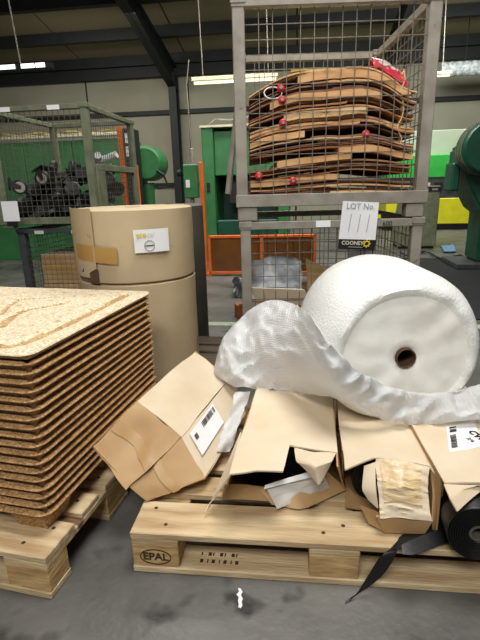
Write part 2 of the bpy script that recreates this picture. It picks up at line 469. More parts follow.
batten('cream fluorescent batten hanging on a wire beside the dark column', aty(192, 80, 8.0), 0.0, 1.35, (0.18, 1.2))
batten('cream fluorescent batten seen past the right post of the tall cage', aty(428, 74, 11.0), 0.0, 0.48, (0.3,), 1.5)
dc = thing('air_duct', 'ribbed silver air duct under the roof beyond the tall cage', 'duct', aty(440, 70, 13.0), HALL)
mb = MB(); mb.lathe([(0.16 + (0.02 if i % 2 else 0), i * 0.09) for i in range(48)], 16, Matrix.Rotation(math.pi / 2, 4, 'Y'))
mb.build('ribbed_pipe', M_SILVER, dc, smooth=False)
for x in (0.6, 2.4): MB().tube([(x, 0, 0.14), (x, 0, 1.4)], 0.012).build('hanger', M_STEEL_D, dc)

# ================================================================== MACHINES BEHIND
def M2(px, py, Y, rot=HALL): return aty(px, py, Y)


# drill press
b = aty(150, 206, 7.0)
dp = thing('drill_press', 'green drill press with a round motor drum and a crank handle beside the dark column', 'machine', (b.x, b.y, 0), HALL)
MB().box(-0.28, 0.28, -0.3, 0.3, 0, 0.12).build('base', M_GREEN, dp, bevel=0.02)
MB().lathe([(0.085, 0.12), (0.085, 1.2)], 20).build('column', M_GREEN, dp, smooth=True)
MB().box(-0.27, -0.06, -0.16, 0.2, 1.1, 1.62).build('head', M_GREEN, dp, bevel=0.03, seg=2)
MB().lathe([(0.0, -0.2), (0.2, -0.2), (0.235, -0.16), (0.235, 0.16), (0.2, 0.2), (0.0, 0.2)], 28, Matrix.Translation((0.04, 0, 1.46)) @ Matrix.Rotation(math.pi / 2, 4, 'X')).build('motor_drum', M_GREEN, dp, smooth=True)
for x in (-0.21, -0.1): MB().lathe([(0.0, 1.6), (0.035, 1.6), (0.035, 1.76), (0.0, 1.77)], 12, Matrix.Translation((x, 0, 0))).build('spindle_cap', M_GREEN, dp, smooth=True)
MB().tube([(0.2, -0.2, 1.36), (0.3, -0.22, 1.3), (0.36, -0.22, 1.14), (0.2, -0.22, 1.12)], 0.018).build('crank_handle', M_BLACK, dp)
MB().box(-0.2, -0.1, -0.168, -0.158, 1.26, 1.36).build('rating_plate', M_WHITE, dp)
MB().lathe([(0.05, 0.8), (0.05, 1.1)], 12, Matrix.Translation((-0.16, 0, 0))).build('spindle', M_DGREY, dp)
MB().box(-0.26, 0.14, -0.3, 0.06, 0.82, 0.88).build('work_table', M_DGREY, dp, bevel=0.008)

# control box on stand
b = aty(191, 180, 6.6)
cb = thing('control_box', 'green electrical control box on a post beside the dark column', 'control box', (b.x, b.y, 0), HALL)
MB().box(-0.09, 0.1, -0.08, 0.08, 0.98, 1.42).build('enclosure', M_GREEN, cb, bevel=0.012)
MB().box(-0.025, 0.025, -0.025, 0.025, 0.02, 0.98).build('post', M_GALV, cb)
MB().box(-0.13, 0.13, -0.13, 0.13, 0, 0.025).build('foot_plate', M_DGREY, cb)
MB().lathe([(0.0, 0), (0.05, 0), (0.045, 0.05), (0.0, 0.055)], 16, Matrix.Translation((-0.12, -0.04, 1.31)) @ Matrix.Rotation(-math.pi / 2, 4, 'Y')).build('push_button', M_BLACK, cb)
MB().box(-0.055, 0.0, -0.088, -0.079, 1.12, 1.22).build('white_plate', M_WHITE, cb)
MB().lathe([(0.03, 1.42), (0.03, 1.62), (0.0, 1.63)], 12, Matrix.Translation((0.03, 0, 0))).build('cable_gland', M_GALV, cb)
MB().tube([(0.03, 0, 1.62), (0.02, 0, 2.0), (0.0, 0.03, 2.4), (0.05, 0.03, 2.7)], 0.007).build('supply_cable', M_GALV, cb)


def guard_post(px0, px1, py0, Y, label):
    a, c = aty(px0, py0, Y), aty(px1, py0, Y)
    t = thing('guard_post', label, 'post', ((a.x + c.x) / 2, Y, 0), HALL)
    wd = (c.x - a.x) / 2
    MB().box(-wd, wd, -0.03, 0.03, 0.012, a.z).build('upright', M_ORANGE, t, bevel=0.006)
    MB().box(-wd - 0.05, wd + 0.05, -0.08, 0.08, 0, 0.014).build('base_plate', M_ORANGE, t)
    return t


guard_post(132, 137.5, 165, 5.4, 'orange guard post beside the green drill press')
guard_post(199, 203, 162, 6.1, 'orange guard post between the control box and the tall green press')
guard_post(117, 123, 127, 6.4, 'orange guard post standing behind the olive cage beside a black panel')
t = thing('black_cabinet', 'narrow black cabinet with two white labels behind the olive cage', 'cabinet', (aty(127.5, 140, 6.3).x, 6.3, 0), HALL)
zt = aty(127, 128, 6.3).z
MB().box(-0.06, 0.06, 0, 0.3, 0, zt).build('body', M_BLACK, t, bevel=0.01)
for z0 in (zt - 0.34, zt - 0.18): MB().box(-0.03, 0.035, -0.004, 0.001, z0, z0 + 0.12).build('paper_label', M_WHITE, t)

# tall green press with an open throat
b = aty(222, 260, 7.2)
pr = thing('hydraulic_press', 'tall green press with an open throat behind the orange guard panel', 'machine', (b.x, 7.2, 0), HALL)
zt = aty(222, 127, 7.2).z; wl, wr = aty(204, 200, 7.2).x - b.x, 1.05
MB().box(wl, wl + 0.17, 0, 0.9, 0, zt).build('side_frame', M_GREEN, pr, bevel=0.012)
MB().box(wr - 0.17, wr, 0, 0.9, 0, zt).build('side_frame', M_GREEN, pr, bevel=0.012)
MB().box(wl + 0.17, wr - 0.17, 0.06, 0.9, 1.28, zt - 0.05).build('crown_block', M_GREEN, pr, bevel=0.012)
MB().box(wl + 0.17, wr - 0.17, 0.06, 0.9, 0, 0.62).build('bed', M_GREEN_D, pr, bevel=0.012)
MB().box(wl + 0.17, wr - 0.17, 0.8, 0.9, 0.62, 1.28).build('back_plate', M_GREEN_D, pr)
MB().box(0.1, 0.5, 0.3, 0.7, 0.86, 1.28).build('ram', M_DGREY, pr, bevel=0.01)
MB().box(wl - 0.02, wr, -0.02, 0.92, zt, zt + 0.03).build('top_plate', M_CREAM, pr)
MB().box(wl + 0.05, wl + 0.1, -0.012, 0.0, 1.05, 1.18).build('switch_plate', M_BLACK, pr)
MB().tube([(wl + 0.05, 0.1, zt + 0.02), (wl + 0.2, 0.1, zt + 0.12), (wl + 0.4, 0.1, zt + 0.1), (wl + 0.7, 0.1, zt + 0.13)], 0.012).build('hose', M_GALV, pr)
# orange guard panel on the floor
a0, a1 = aty(208, 236, 6.0), aty(316, 236, 5.9)
gp = thing('safety_guard', 'low orange framed guard with a brown tinted sheet in front of the press', 'guard panel', (a0.x, 6.0, 0), HALL)
gw = (a1 - a0).length; gh = 0.52
for nm, args in (('frame_rail', (0, gw, -0.03, 0.03, gh - 0.035, gh)), ('frame_rail', (0, gw, -0.03, 0.03, 0.02, 0.055)), ('frame_post', (0, 0.035, -0.03, 0.03, 0.0, gh)),
                 ('frame_post', (gw - 0.035, gw, -0.03, 0.03, 0.0, gh)), ('frame_post', (gw / 2 - 0.018, gw / 2 + 0.018, -0.03, 0.03, 0.02, gh))):
    MB().box(*args).build(nm, M_ORANGE, gp, bevel=0.004)
for x0, x1 in ((0.035, gw / 2 - 0.018), (gw / 2 + 0.018, gw - 0.035)): MB().box(x0, x1, -0.004, 0.004, 0.055, gh - 0.035).build('tinted_sheet', M_TINT, gp)

# long green machine behind the olive cage
b = aty(0, 165, 7.4)
b = aty(0, 165, 7.9)
gm = thing('green_enclosure', 'long green machine enclosure with a pale pipe along its top behind the olive cage', 'machine', (b.x, 7.9, 0), HALL)
zt = aty(40, 142, 7.9).z
for i in range(4): MB().box(-1.2 + i * 0.82, -1.2 + i * 0.82 + 0.81, 0, 0.8, 0, zt).build('enclosure_panel', M_GREEN, gm, bevel=0.01)
MB().tube([(-1.2, -0.02, zt + 0.05), (2.05, -0.02, zt + 0.06)], 0.035, 8).build('pale_pipe', M_CREAM, gm)
MB().tube([Vector((-1.2 + i * 0.12, 0.05 + 0.03 * math.sin(i * 2.1), zt + 0.11 + 0.02 * math.sin(i * 1.3))) for i in range(28)], 0.016, 5).build('yellow_hose', mat('hose_yellow', (190, 160, 60), rough=0.5), gm)

# machines on the right
b = aty(416, 240, 8.2)
gc = thing('grey_cabinet', 'olive grey machine cabinet leaning its slanted front past the tall cage', 'cabinet', (b.x, 8.2, 0), HALL)
zt = aty(416, 186, 8.2).z
MB().prism([(0.0, 0.04), (0.62, 0.04), (0.62, zt), (0.12, zt)], 'y', -0.25, 0.5).build('body', M_OLIVE, gc, bevel=0.012)
gc.children[0].location.x = -0.35
MB().box(-0.3, 0.25, -0.2, 0.45, 0, 0.05).build('plinth', M_BLACK, gc)
MB().box(-0.2, 0.27, -0.262, -0.25, zt - 0.09, zt - 0.02).build('switch_strip', M_BLACK, gc)
for k in range(3): MB().box(-0.17 + k * 0.15, -0.08 + k * 0.15, -0.267, -0.262, zt - 0.075, zt - 0.04).build('switch', M_GALV, gc)
b = aty(450, 230, 11.0)
ym = thing('packing_machine', 'bright green machine with a yellow lower body against the hall wall', 'machine', (b.x, 11.0, 0), HALL)
z = lambda py: aty(450, py, 11.0).z
MB().box(-1.5, 2.5, 0, 1.2, 0.14, z(198)).build('lower_body', M_YELLOW, ym, bevel=0.015)
MB().box(-1.5, 2.5, 0.05, 1.15, 0, 0.14).build('plinth', M_BLACK, ym)
MB().box(-1.5, 2.5, 0.02, 1.2, z(198), z(177)).build('middle_band', M_DGREY, ym)
MB().box(-1.5, 2.5, 0.0, 1.2, z(177), z(154)).build('upper_body', M_GREEN_B, ym, bevel=0.015)
for k in range(10): MB().box(-1.0 + k * 0.28, -0.82 + k * 0.28, -0.005, 0.021, z(190), z(182)).build('display', M_CREAM if k % 2 else M_BLACK, ym)
MB().box(-1.5, 2.5, 0.3, 1.2, z(154), z(128)).build('upper_hood', mat('pale_green_grey', (168, 176, 156), (158, 166, 146), 2, 0.6), ym, bevel=0.015)

b = aty(468, 262, 6.0)
ml = thing('forge_press', 'dark green eccentric press with a big round flywheel cover at the edge of the mat', 'machine', (b.x, 6.0, 0), HALL)
MB().box(-0.18, 0.9, -0.15, 0.55, 0.0, 0.07).build('base', M_DGREY, ml, bevel=0.01)
MB().box(0.09, 0.75, -0.02, 0.45, 0.07, 1.0).build('pedestal', M_GREEN_D, ml, bevel=0.03, seg=2)
MB().prism([(-0.22, 1.3), (-0.22, 1.5), (-0.05, 1.62), (0.7, 1.62), (0.7, 0.66), (0.15, 0.66), (0.02, 0.76), (-0.12, 1.0)], 'y', -0.12, 0.5).build('body_casting', M_GREEN_D, ml, bevel=0.03, seg=2)
RX = Matrix.Rotation(math.pi / 2, 4, 'X')
MB().lathe([(0.0, 0.0), (0.27, 0.0), (0.295, 0.03), (0.295, 0.30), (0.27, 0.33), (0, 0.33)], 40, Matrix.Translation((-0.05, -0.13, 1.46)) @ RX).build('flywheel_cover', M_GREEN_D, ml, smooth=True)
for k in range(4): MB().lathe([(0.297, 0.05 + k * 0.06), (0.303, 0.05 + k * 0.06), (0.303, 0.07 + k * 0.06), (0.297, 0.07 + k * 0.06)], 40, Matrix.Translation((-0.05, -0.13, 1.46)) @ RX, closed=True).build('cooling_rib', M_OLIVE, ml, smooth=True)
MB().lathe([(0.0, 0.0), (0.07, 0.0), (0.06, 0.04), (0, 0.05)], 18, Matrix.Translation((0.0, -0.46, 1.46)) @ RX).build('hub_cap', M_BLACK, ml, smooth=True)
MB().lathe([(0.0, 0), (0.12, 0), (0.14, 0.03), (0.14, 0.12), (0, 0.14)], 28, Matrix.Translation((0.22, -0.12, 0.86)) @ RX).build('gear_cover', M_GREEN_D, ml, smooth=True)
MB().lathe([(0.0, 0), (0.055, 0), (0.05, 0.05), (0, 0.05)], 18, Matrix.Translation((0.22, -0.25, 0.86)) @ RX).build('gear_hub', M_DGREY, ml, smooth=True)
MB().box(-0.34, -0.24, -0.1, 0.2, 0.98, 1.32).build('side_guard', M_GREEN_D, ml, bevel=0.02)
mt = MB().box(-0.6, 2.4, -2.4, 0.9, 0.0005, 0.012).build('rubber_mat', mat('mat_rubber', (16, 17, 17), (24, 25, 25), 9, 0.85), loc=(b.x - 0.45, 6.0, 0), rot=HROT)
tag(mt, 'black rubber floor mat under the dark green press', 'mat')
ml.location.z = 0.012
cbp = [atz(400 + i * 6, 252 + 3 * math.sin(i * 1.1) + (i * 0.6), 0.03) for i in range(14)]
tag(MB().tube(cbp, 0.014, 6).build('floor_cable', M_BLACK), 'black cable snaking over the floor beside the rubber mat', 'cable')
rg = [[atz(441 + j * 3 + i, 246 + i * 2, 0.02) + Vector((0, 0, 0.05 * abs(noise.noise(Vector((i * 0.9, j * 0.9, 3)))))) for j in range(5)] for i in range(4)]
tag(MB().sheet(refine(rg, 8, 10), 0.01).build('blue_rag', M_BLUE, smooth=True), 'crumpled pale blue rag on the floor in front of the grey cabinet', 'rag')


# ================================================================== PALLETS
def euro_pallet(label, loc, rotz, wood, blockwood, mirror=False, group=None):
    """origin at the front left corner (or front right when mirrored) at floor level; x along the long side."""
    t = thing('euro_pallet', label, 'pallet', loc, rotz, group)
    sx = -1 if mirror else 1
    def bx(name, x0, x1, y0, y1, z0, z1, m, bev=0.003):
        if mirror: x0, x1 = -x1, -x0
        o = MB().box(x0 - (x0 + x1) / 2, x1 - (x0 + x1) / 2, y0, y1, z0, z1).build(name, m, t, bevel=bev)
        o.location.x = (x0 + x1) / 2
        return o
    for k, (y0, y1) in enumerate(((0, .145), (.186, .286), (.3275, .4725), (.514, .614), (.655, .8))):
        o = bx('deck_board', 0.002 * (k % 2), 1.2 - 0.003 * (k % 3), y0, y1, .122, .144, wood)
        nb = MB()
        for x in (0.05, 0.1, 0.57, 0.63, 1.1, 1.15):
            nb.lathe([(0.0, 0.1442), (0.0065, 0.1442), (0.0065, 0.1446), (0, 0.1446)], 8, Matrix.Translation(((x - 0.6) * sx, y0 + 0.03 + (y1 - y0 - 0.06) * (0.5 + 0.5 * math.sin(x * 40 + k)), 0)))
        nb.build('nail_heads', M_NAIL, o)['kind'] = 'stuff'
    for x in (0, .5275, 1.055): bx('stringer_board', x + 0.001, x + .144, 0.002, .798, .1, .122, wood)
    for x in (0, .5275, 1.055):
        for y0, y1 in ((0, .1), (.3275, .4725), (.7, .8)): bx('block', x + 0.0015, x + .1435, y0 + 0.003, y1 - 0.002, .022, .1, blockwood)
    for y0, y1 in ((0, .1), (.3275, .4725), (.7, .8)): bx('bottom_board', 0, 1.2, y0, y1, 0, .022, wood)
    return t


PF = Vector((-0.345, 1.136, 0)); PROT = -0.1144
pal = euro_pallet('wooden pallet with a burnt oval stamp on its corner block, carrying the torn cartons', PF, PROT, M_WOOD, M_WOOD2)
# burnt stamp on the front left block
blk = [o for o in pal.children if o.name.startswith('block')][0]
MX = Matrix(((1, 0, 0, 0.0), (0, 0, -1, 0.0018), (0, 1, 0, 0.058), (0, 0, 0, 1)))
text_mesh('EPAL', 0.036, 'lettering', M_BURN, blk, MX @ Matrix.Translation((0.0, 0, 0)), bold=True)
el = [(0.047 * math.cos(t), 0.0018, 0.058 + 0.026 * math.sin(t)) for t in [k * 2 * math.pi / 36 for k in range(36)]]
MB().tube(el, 0.0016, 4, close=True).build('stamp_ring', M_BURN, blk)
bb = [o for o in pal.children if o.name.startswith('bottom_board')][0]
sm_ = MB()                                       # two worn rows of burnt marks on the bottom board
for i_ in range(2):
    for k in range(7):
        x_ = -0.40 + k * 0.018 + 0.004 * (k % 2); y_ = 0.065 - i_ * 0.028
        sm_.box(x_, x_ + 0.004 + 0.006 * ((k * 5 + i_) % 2), y_ - 0.008, y_ + 0.006, 0.0112, 0.0116)
sm_.build('burnt_marks', M_BURN, bb, loc=(0, 0, 0.0106))
LC = Vector((-0.558, 1.042, 0)); LROT = -0.245
euro_pallet('wooden pallet under the tall stack of nested pressed wood pallets', LC, LROT, M_WOOD, M_WOOD2, mirror=True)
euro_pallet('dark dirty wooden pallet on the floor under the brown paper rolls', (-0.17, 2.16, 0), -0.185, M_WOOD_D, M_WOOD_D, mirror=True)

# ------------------------------------------------------------------ nested pressed wood pallets
SROT = -0.25
LX, LY, CR = 1.2, 0.8, 0.038


def inka(nu, nv, hfun, name, rimdrop):
    """a pressed tray: rounded rectangle, lipped rim, nine cups."""
    def clampc(x, y):
        cx = min(max(x, -LX + CR), -CR); cy = min(max(y, CR), LY - CR)
        a, b = (x - cx) / CR, (y - cy) / CR
        if a and b: a, b = a * math.sqrt(1 - b * b / 2), b * math.sqrt(1 - a * a / 2)
        return cx + a * CR, cy + b * CR
    top, bot = [], []
    for j in range(nv + 1):
        for i in range(nu + 1):
            x, y = -LX + LX * i / nu, LY * j / nv
            x, y = clampc(x, y)
            edge = i in (0, nu) or j in (0, nv)
            h, th = hfun(x, y)
            if edge: h = -0.004
            top.append((x, y, h)); bot.append((x, y, (-rimdrop + 0.003) if edge else h - th))
    C = nu + 1; n = len(top); fs = []
    for j in range(nv):
        for i in range(nu):
            a = j * C + i; fs.append((a, a + 1, a + C + 1, a + C)); fs.append((n + a, n + a + C, n + a + C + 1, n + a + 1))
    per = list(range(C)) + [j * C + nu for j in range(1, nv + 1)] + [nv * C + i for i in range(nu - 1, -1, -1)] + [j * C for j in range(nv - 1, 0, -1)]
    mid0 = 2 * n; mids = []
    for a in per:
        x, y, h = top[a]; cx = min(max(x, -LX + CR), -CR); cy = min(max(y, CR), LY - CR)
        d = Vector((x - cx, y - cy)).normalized() * 0.003; ox, oy = d.x, d.y
        mids.append((x + ox, y + oy, -rimdrop / 2))
    k = len(per)
    for q in range(k):
        a, b = per[q], per[(q + 1) % k]; ma, mb_ = mid0 + q, mid0 + (q + 1) % k
        fs.append((b, a, ma, mb_)); fs.append((mb_, ma, n + a, n + b))
    mb = MB(); mb.add(top + bot + mids, fs)
    return mb


CUPS = [(x, y) for x in (-0.084, -0.6, -1.116) for y in (0.084, 0.4, 0.716)]


def cup(x, y):
    d = 0.0
    for cx, cy in CUPS:
        q = max(abs(x - cx), abs(y - cy))
        d = max(d, min(1.0, max(0.0, (0.068 - q) / 0.016)))
    return d


def h_nest(x, y):
    c = cup(x, y)
    return -0.053 * c, 0.0142 + 0.0115 * (1 if c > 0.99 else 0)


ST = Vector((-0.570, 1.12, 0)); N_ST = 19; P_NEST = 0.0263; Z_RIM0 = 0.144 + 0.079
# grooves of the topmost one, as polylines in its own frame
ex, ey = Vector((math.cos(SROT), math.sin(SROT), 0)), Vector((-math.sin(SROT), math.cos(SROT), 0))
TOPC = ST + Vector((-0.008, 0.058, Z_RIM0 + P_NEST * (N_ST - 1)))


def loc_of(px, py):
    d = atz(px, py, TOPC.z) - TOPC; return Vector((d.dot(ex), d.dot(ey)))


GROOVES = [[loc_of(*p) for p in g] for g in (
    ((20, 343), (34, 338), (70, 322), (100, 307), (126, 294)),
    ((0, 326), (12, 315), (26, 309), (44, 306), (61, 303)),
    ((0, 314), (8, 305), (20, 299), (50, 297)),
    ((-60, 330), (-20, 345), (10, 345)))]
GW = (0.020, 0.018, 0.011, 0.02)


def seg_d(p, a, b):
    ab = b - a; t = max(0, min(1, (p - a).dot(ab) / max(ab.dot(ab), 1e-9))); return (p - a - ab * t).length


def h_top(x, y):
    p = Vector((x, y)); g = 0.0
    for gr, gw in zip(GROOVES, GW):
        d = min(seg_d(p, a, b) for a, b in zip(gr[:-1], gr[1:]))
        g = max(g, math.exp(-(d / gw) ** 2 * 1.2))
    e = min(-x, x + LX, y, LY - y)
    h = -0.013 * g - (0.004 if e < 0.02 else 0.0)
    return h + 0.0012 * noise.noise(Vector((x * 90, y * 90, 0))), 0.016


nest = inka(72, 48, h_nest, 'pressed_wood_pallet', 0.0145)
first = None
for k in range(N_ST):
    off = Vector((-0.008 * k / (N_ST - 1) + random.uniform(-.002, .002), 0.058 * k / (N_ST - 1) + random.uniform(-.002, .002), Z_RIM0 + P_NEST * k))
    rz = SROT + random.uniform(-.003, .003)
    if k == 0:
        o = first = nest.build('pressed_wood_pallet', M_INKA, loc=ST + off, rot=(0, 0, rz), smooth=True)
    elif k == N_ST - 1:
        o = inka(150, 100, h_top, 'pressed_wood_pallet', 0.0145).build('pressed_wood_pallet', M_INKA_TOP, loc=ST + off, rot=(0, 0, rz), smooth=True)
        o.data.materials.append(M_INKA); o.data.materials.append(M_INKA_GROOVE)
        for p in o.data.polygons:
            if p.normal.z < 0.3: p.material_index = 1
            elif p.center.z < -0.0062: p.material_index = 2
    else:
        o = first.copy(); COL.objects.link(o); o.location = ST + off; o.rotation_euler = (0, 0, rz)
    fromtop = N_ST - 1 - k
    lab = ('pale topmost pressed wood pallet with moulded grooves, closing the nested stack' if fromtop == 0 else
           'lowest brown pressed wood pallet of the nested stack, feet on the wooden pallet' if k == 0 else
           'brown pressed wood pallet, %s down from the top of the nested stack' % ordinal(fromtop))
    tag(o, lab, 'pallet', 'nested pressed wood pallets')

# ================================================================== PAPER ROLLS
RC = Vector((-0.549, 2.5, 0)); RR_ = 0.304


def paper_roll(label, z0, z1, seam):
    t = thing('paper_roll', label, 'paper roll', (RC.x, RC.y, z0))
    h = z1 - z0; n = 96
    def fn(r, z, a):
        # outer wrap ends at the seam: it stands a little proud and steps back
        if r < RR_ * 0.9: return r, z
        d = (a - seam) % (2 * math.pi)
        return r + 0.006 * max(0, 1 - d / 5.5) + 0.003 * noise.noise(Vector((math.cos(a) * 3, math.sin(a) * 3, z * 6 + z0 * 9))), z
    MB().lathe([(0.04, h - 0.12), (0.04, h), (0.1, h), (0.2, h + 0.001), (RR_ - 0.012, h), (RR_, h - 0.006), (RR_ + 0.001, h * 0.66), (RR_, h * 0.33), (RR_, 0.008), (RR_ - 0.012, 0.0), (0.1, 0), (0.04, 0)], n, fn=fn).build('roll_body', M_KRAFT_ROLL, t, smooth=True)
    return t


def on_roll(t, ang, z, r): return Vector((r * math.cos(ang), r * math.sin(ang), z))


def ang_at(px):
    """angle on the roll's front that shows at picture column px."""
    best = min((abs(240 + F_PX * (RC.x + RR_ * math.cos(a)) / ((RC.y + RR_ * math.sin(a)) * cp_ + 0.1) - px), a) for a in [math.pi + k * math.pi / 400 for k in range(401)])
    return best[1]


ZT, ZM = 1.03, 0.672
r1 = paper_roll('upper brown paper roll with a white round-logo label and a torn seam', ZM + 0.004, ZT, ang_at(99))
r2 = paper_roll('lower brown paper roll standing on the dark pallet under the labelled one', 0.146, ZM, ang_at(70))


def patch(t, px0, px1, z0, z1, name, m, lift, n=10, tilt=0.0):
    a0, a1 = ang_at(px0), ang_at(px1)
    rows = [[on_roll(t, a0 + (a1 - a0) * j / n, (z0 + (z1 - z0) * i / 2 + tilt * j / n), RR_ + lift) for j in range(n + 1)] for i in range(3)]
    return MB().sheet(rows, -0.0012).build(name, m, t, smooth=True)


# overlapping outer layer with a torn edge left of the seam
a0, a1 = ang_at(79), ang_at(100)
H = ZT - ZM
rows = []
for i in range(15):
    zz = 0.03 + (H - 0.026) * i / 14
    rows.append([on_roll(r1, a0 + (a1 - a0) * j / 8 - (0.012 * noise.noise(Vector((0, i * 0.9, 2))) if j == 8 else 0) - (0.16 if (i < 2 and j > 5) else 0), zz, RR_ + 0.0085 + 0.006 * (j / 8)) for j in range(9)])
MB().sheet(rows, -0.004).build('outer_layer', M_KRAFT_ROLL, r1, smooth=True)
g0 = ang_at(92); g1 = ang_at(101)
MB().sheet([[on_roll(r1, g0 + (g1 - g0) * j / 5, z, RR_ + 0.012) for j in range(6)] for z in (0.004, 0.03, 0.062 + 0.01)], -0.003).build('torn_corner', M_CORE, r1)
zc = lambda py: aty(130, py, RC.y - RR_ * 0.93).z - r1.location.z
patch(r1, 84, 121, zc(259), zc(243), 'brown_tape', M_TAPE, 0.017, tilt=-0.02)
lb = patch(r1, 138, 170, zc(252.5), zc(229.5), 'paper_label', M_WHITE, 0.018)
a_m = ang_at(152)
nrm = Vector((math.cos(a_m), math.sin(a_m), 0)); xx = Vector((-math.sin(a_m), math.cos(a_m), 0))
base = on_roll(r1, a_m, (zc(252.5) + zc(229.5)) / 2, RR_ + 0.0215)
text_mesh('eco', 0.034, 'lettering', M_INKY, lb, frame(base + Vector((0, 0, 0.030)) - xx * 0.012, xx, nrm), ax='RIGHT', bold=True)
text_mesh('cal', 0.034, 'lettering', mat('pale_grey_ink', (214, 214, 216), rough=0.6), lb, frame(base + Vector((0, 0, 0.030)) - xx * 0.010, xx, nrm), ax='LEFT')
ring = [base + Vector((0, 0, -0.022)) + xx * (0.024 * math.cos(t)) + Vector((0, 0, 0.024 * math.sin(t))) for t in [k * 2 * math.pi / 28 for k in range(28)]]
MB().tube(ring, 0.0016, 4, close=True).build('logo_ring', M_INKG, lb)
lm = MB()
for k in range(7): lm.hexa([base + Vector((0, 0, -0.0255)) + xx * (-0.02 + k * 0.0058), base + Vector((0, 0, -0.0255)) + xx * (-0.0155 + k * 0.0058), base + Vector((0, 0, -0.0195 + 0.002 * (k % 2))) + xx * (-0.0155 + k * 0.0058), base + Vector((0, 0, -0.0195)) + xx * (-0.02 + k * 0.0058)],
                            [q_ + nrm * 0.0006 for q_ in (base + Vector((0, 0, -0.0255)) + xx * (-0.02 + k * 0.0058), base + Vector((0, 0, -0.0255)) + xx * (-0.0155 + k * 0.0058), base + Vector((0, 0, -0.0195 + 0.002 * (k % 2))) + xx * (-0.0155 + k * 0.0058), base + Vector((0, 0, -0.0195)) + xx * (-0.02 + k * 0.0058))])
lm.build('logo_line', M_INK, lb)

gr = thing('grey_roll', 'tall dark grey roll standing on the floor behind the brown paper rolls', 'roll', (-0.47, 3.28, 0))
MB().lathe([(0.03, 0.96), (0.03, 1.01), (0.22, 1.01), (0.232, 1.002), (0.235, 0.6), (0.235, 0.02), (0.225, 0.0), (0.03, 0.0)], 56).build('roll_body', M_GREY_ROLL, gr, smooth=True)
MB().lathe([(0.022, 0.96), (0.03, 0.96), (0.03, 1.016), (0.022, 1.016)], 24, closed=True).build('core_tube', M_CORE, gr, smooth=True)


# ================================================================== CAGES
def wire_panel(p0, ux, uz, wx, wz, sx, sz, r):
    """crossing wires over a rectangle at p0 spanned by unit ux (wx long) and uz (wz long)."""
    mb = MB(); ux, uz = Vector(ux), Vector(uz); p0 = Vector(p0); nn = ux.cross(uz) * r
    n = max(1, round(wx / sx)); k = max(1, round(wz / sz))
    for i in range(1, n): a = p0 + ux * (wx * i / n) + nn; mb.tube([a, a + uz * wz], r, 4)
    for i in range(1, k): a = p0 + uz * (wz * i / k) - nn; mb.tube([a, a + ux * wx], r, 4)
    return mb


def cage(name, label, loc, rotz, W, D, zb, zt, post, bar, mframe, mwire, spacing, wr, feet=True, top_front=True, group=None, gate=False, foot_h=0.075):
    t = thing(name, label, 'cage', (loc[0], loc[1], zb), rotz, group)
    h = zt - zb
    f0 = foot_h if feet else 0.0
    for x in (0, W - post):
        for y in (0, D - post):
            MB().box(x, x + post, y, y + post, f0, h).build('corner_post', mframe, t, bevel=0.004)
            if feet: MB().box((x + 0.004) if x == 0 else x - 0.045, (x + post + 0.05) if x == 0 else x + post - 0.01, y + 0.004, y + post + 0.02, 0, f0).build('foot', mframe, t, bevel=0.005)
            MB().box(x - 0.008, x + post + 0.008, y - 0.008, y + post + 0.008, h - 0.035, h).build('stacking_cup', mframe, t, bevel=0.003)
    for z0, z1 in ((f0, f0 + bar), (h - bar * 0.75, h - 0.004)):
        for y in (-0.004, D - 0.046): MB().box(-0.004, W + 0.004, y, y + 0.05, z0, z1).build('cross_rail', mframe, t, bevel=0.003)
        for x in (0.006, W - 0.046): MB().box(x, x + 0.04, post, D - post, z0, z1).build('side_rail', mframe, t, bevel=0.003)
    MB().box(post * 0.5, W - post * 0.5, post * 0.5, D - post * 0.5, f0 + bar * 0.3, f0 + bar * 0.3 + 0.006).build('floor_sheet', M_DGREY, t)
    z0, z1 = f0 + bar, h - bar * 0.75
    wire_panel((post, post * 0.5, z0), (1, 0, 0), (0, 0, 1), W - 2 * post, z1 - z0, spacing, spacing, wr).build('wire_panel', mwire, t)
    wire_panel((post, D - post * 0.5, z0), (1, 0, 0), (0, 0, 1), W - 2 * post, z1 - z0, spacing, spacing, wr).build('wire_panel', mwire, t)
    wire_panel((post * 0.5, post, z0), (0, 1, 0), (0, 0, 1), D - 2 * post, z1 - z0, spacing, spacing, wr).build('wire_panel', mwire, t)
    if not gate:
        wire_panel((W - post * 0.5, post, z0), (0, 1, 0), (0, 0, 1), D - 2 * post, z1 - z0, spacing, spacing, wr).build('wire_panel', mwire, t)
    return t


# the tall pair of cages
CROT = -0.02
CL = Vector((0.0, 2.6, 0)); CW, CD = 1.035, 1.1
low = cage('wire_cage', 'lower grey wire cage with scrap packaging, carrying the lot sign', CL + Vector((0.016, 0.01, 0)), CROT, 1.015, CD, 0.0, 0.93, 0.058, 0.062, M_GALV, M_WIRE, 0.068, 0.0028)
upc = cage('wire_cage', 'upper grey wire cage packed with flattened brown cardboard', CL, CROT, CW, CD, 0.932, 2.015, 0.062, 0.066, M_GALV, M_WIRE, 0.068, 0.0028)
CM = Matrix.Translation(CL) @ Matrix.Rotation(CROT, 4, 'Z')
MB().tube([CM.inverted() @ aty(237, 112, 2.72) - Vector((0, 0, 0.932)), CM.inverted() @ aty(228, 194, 2.72) - Vector((0, 0, 0.932))], 0.018, 8).build('latch_bar', M_GALV, upc)
# stencil and sticker on the lower cage's top rail
text_mesh('600', 0.036, 'lettering', M_INK, low, CM @ frame(Vector((0.83, 0.0045, 0.900)), (1, 0, 0), (0, -1, 0)))
MB().box(0.42, 0.50, -0.007, -0.004, 0.890, 0.926).build('white_sticker', M_WHITE, low)
low.children[-1].location = (0, 0, 0)
MB().box(0.73, 0.775, -0.006, -0.001, 0.93, 0.95).build('yellow_tag', M_YELLOW, low)

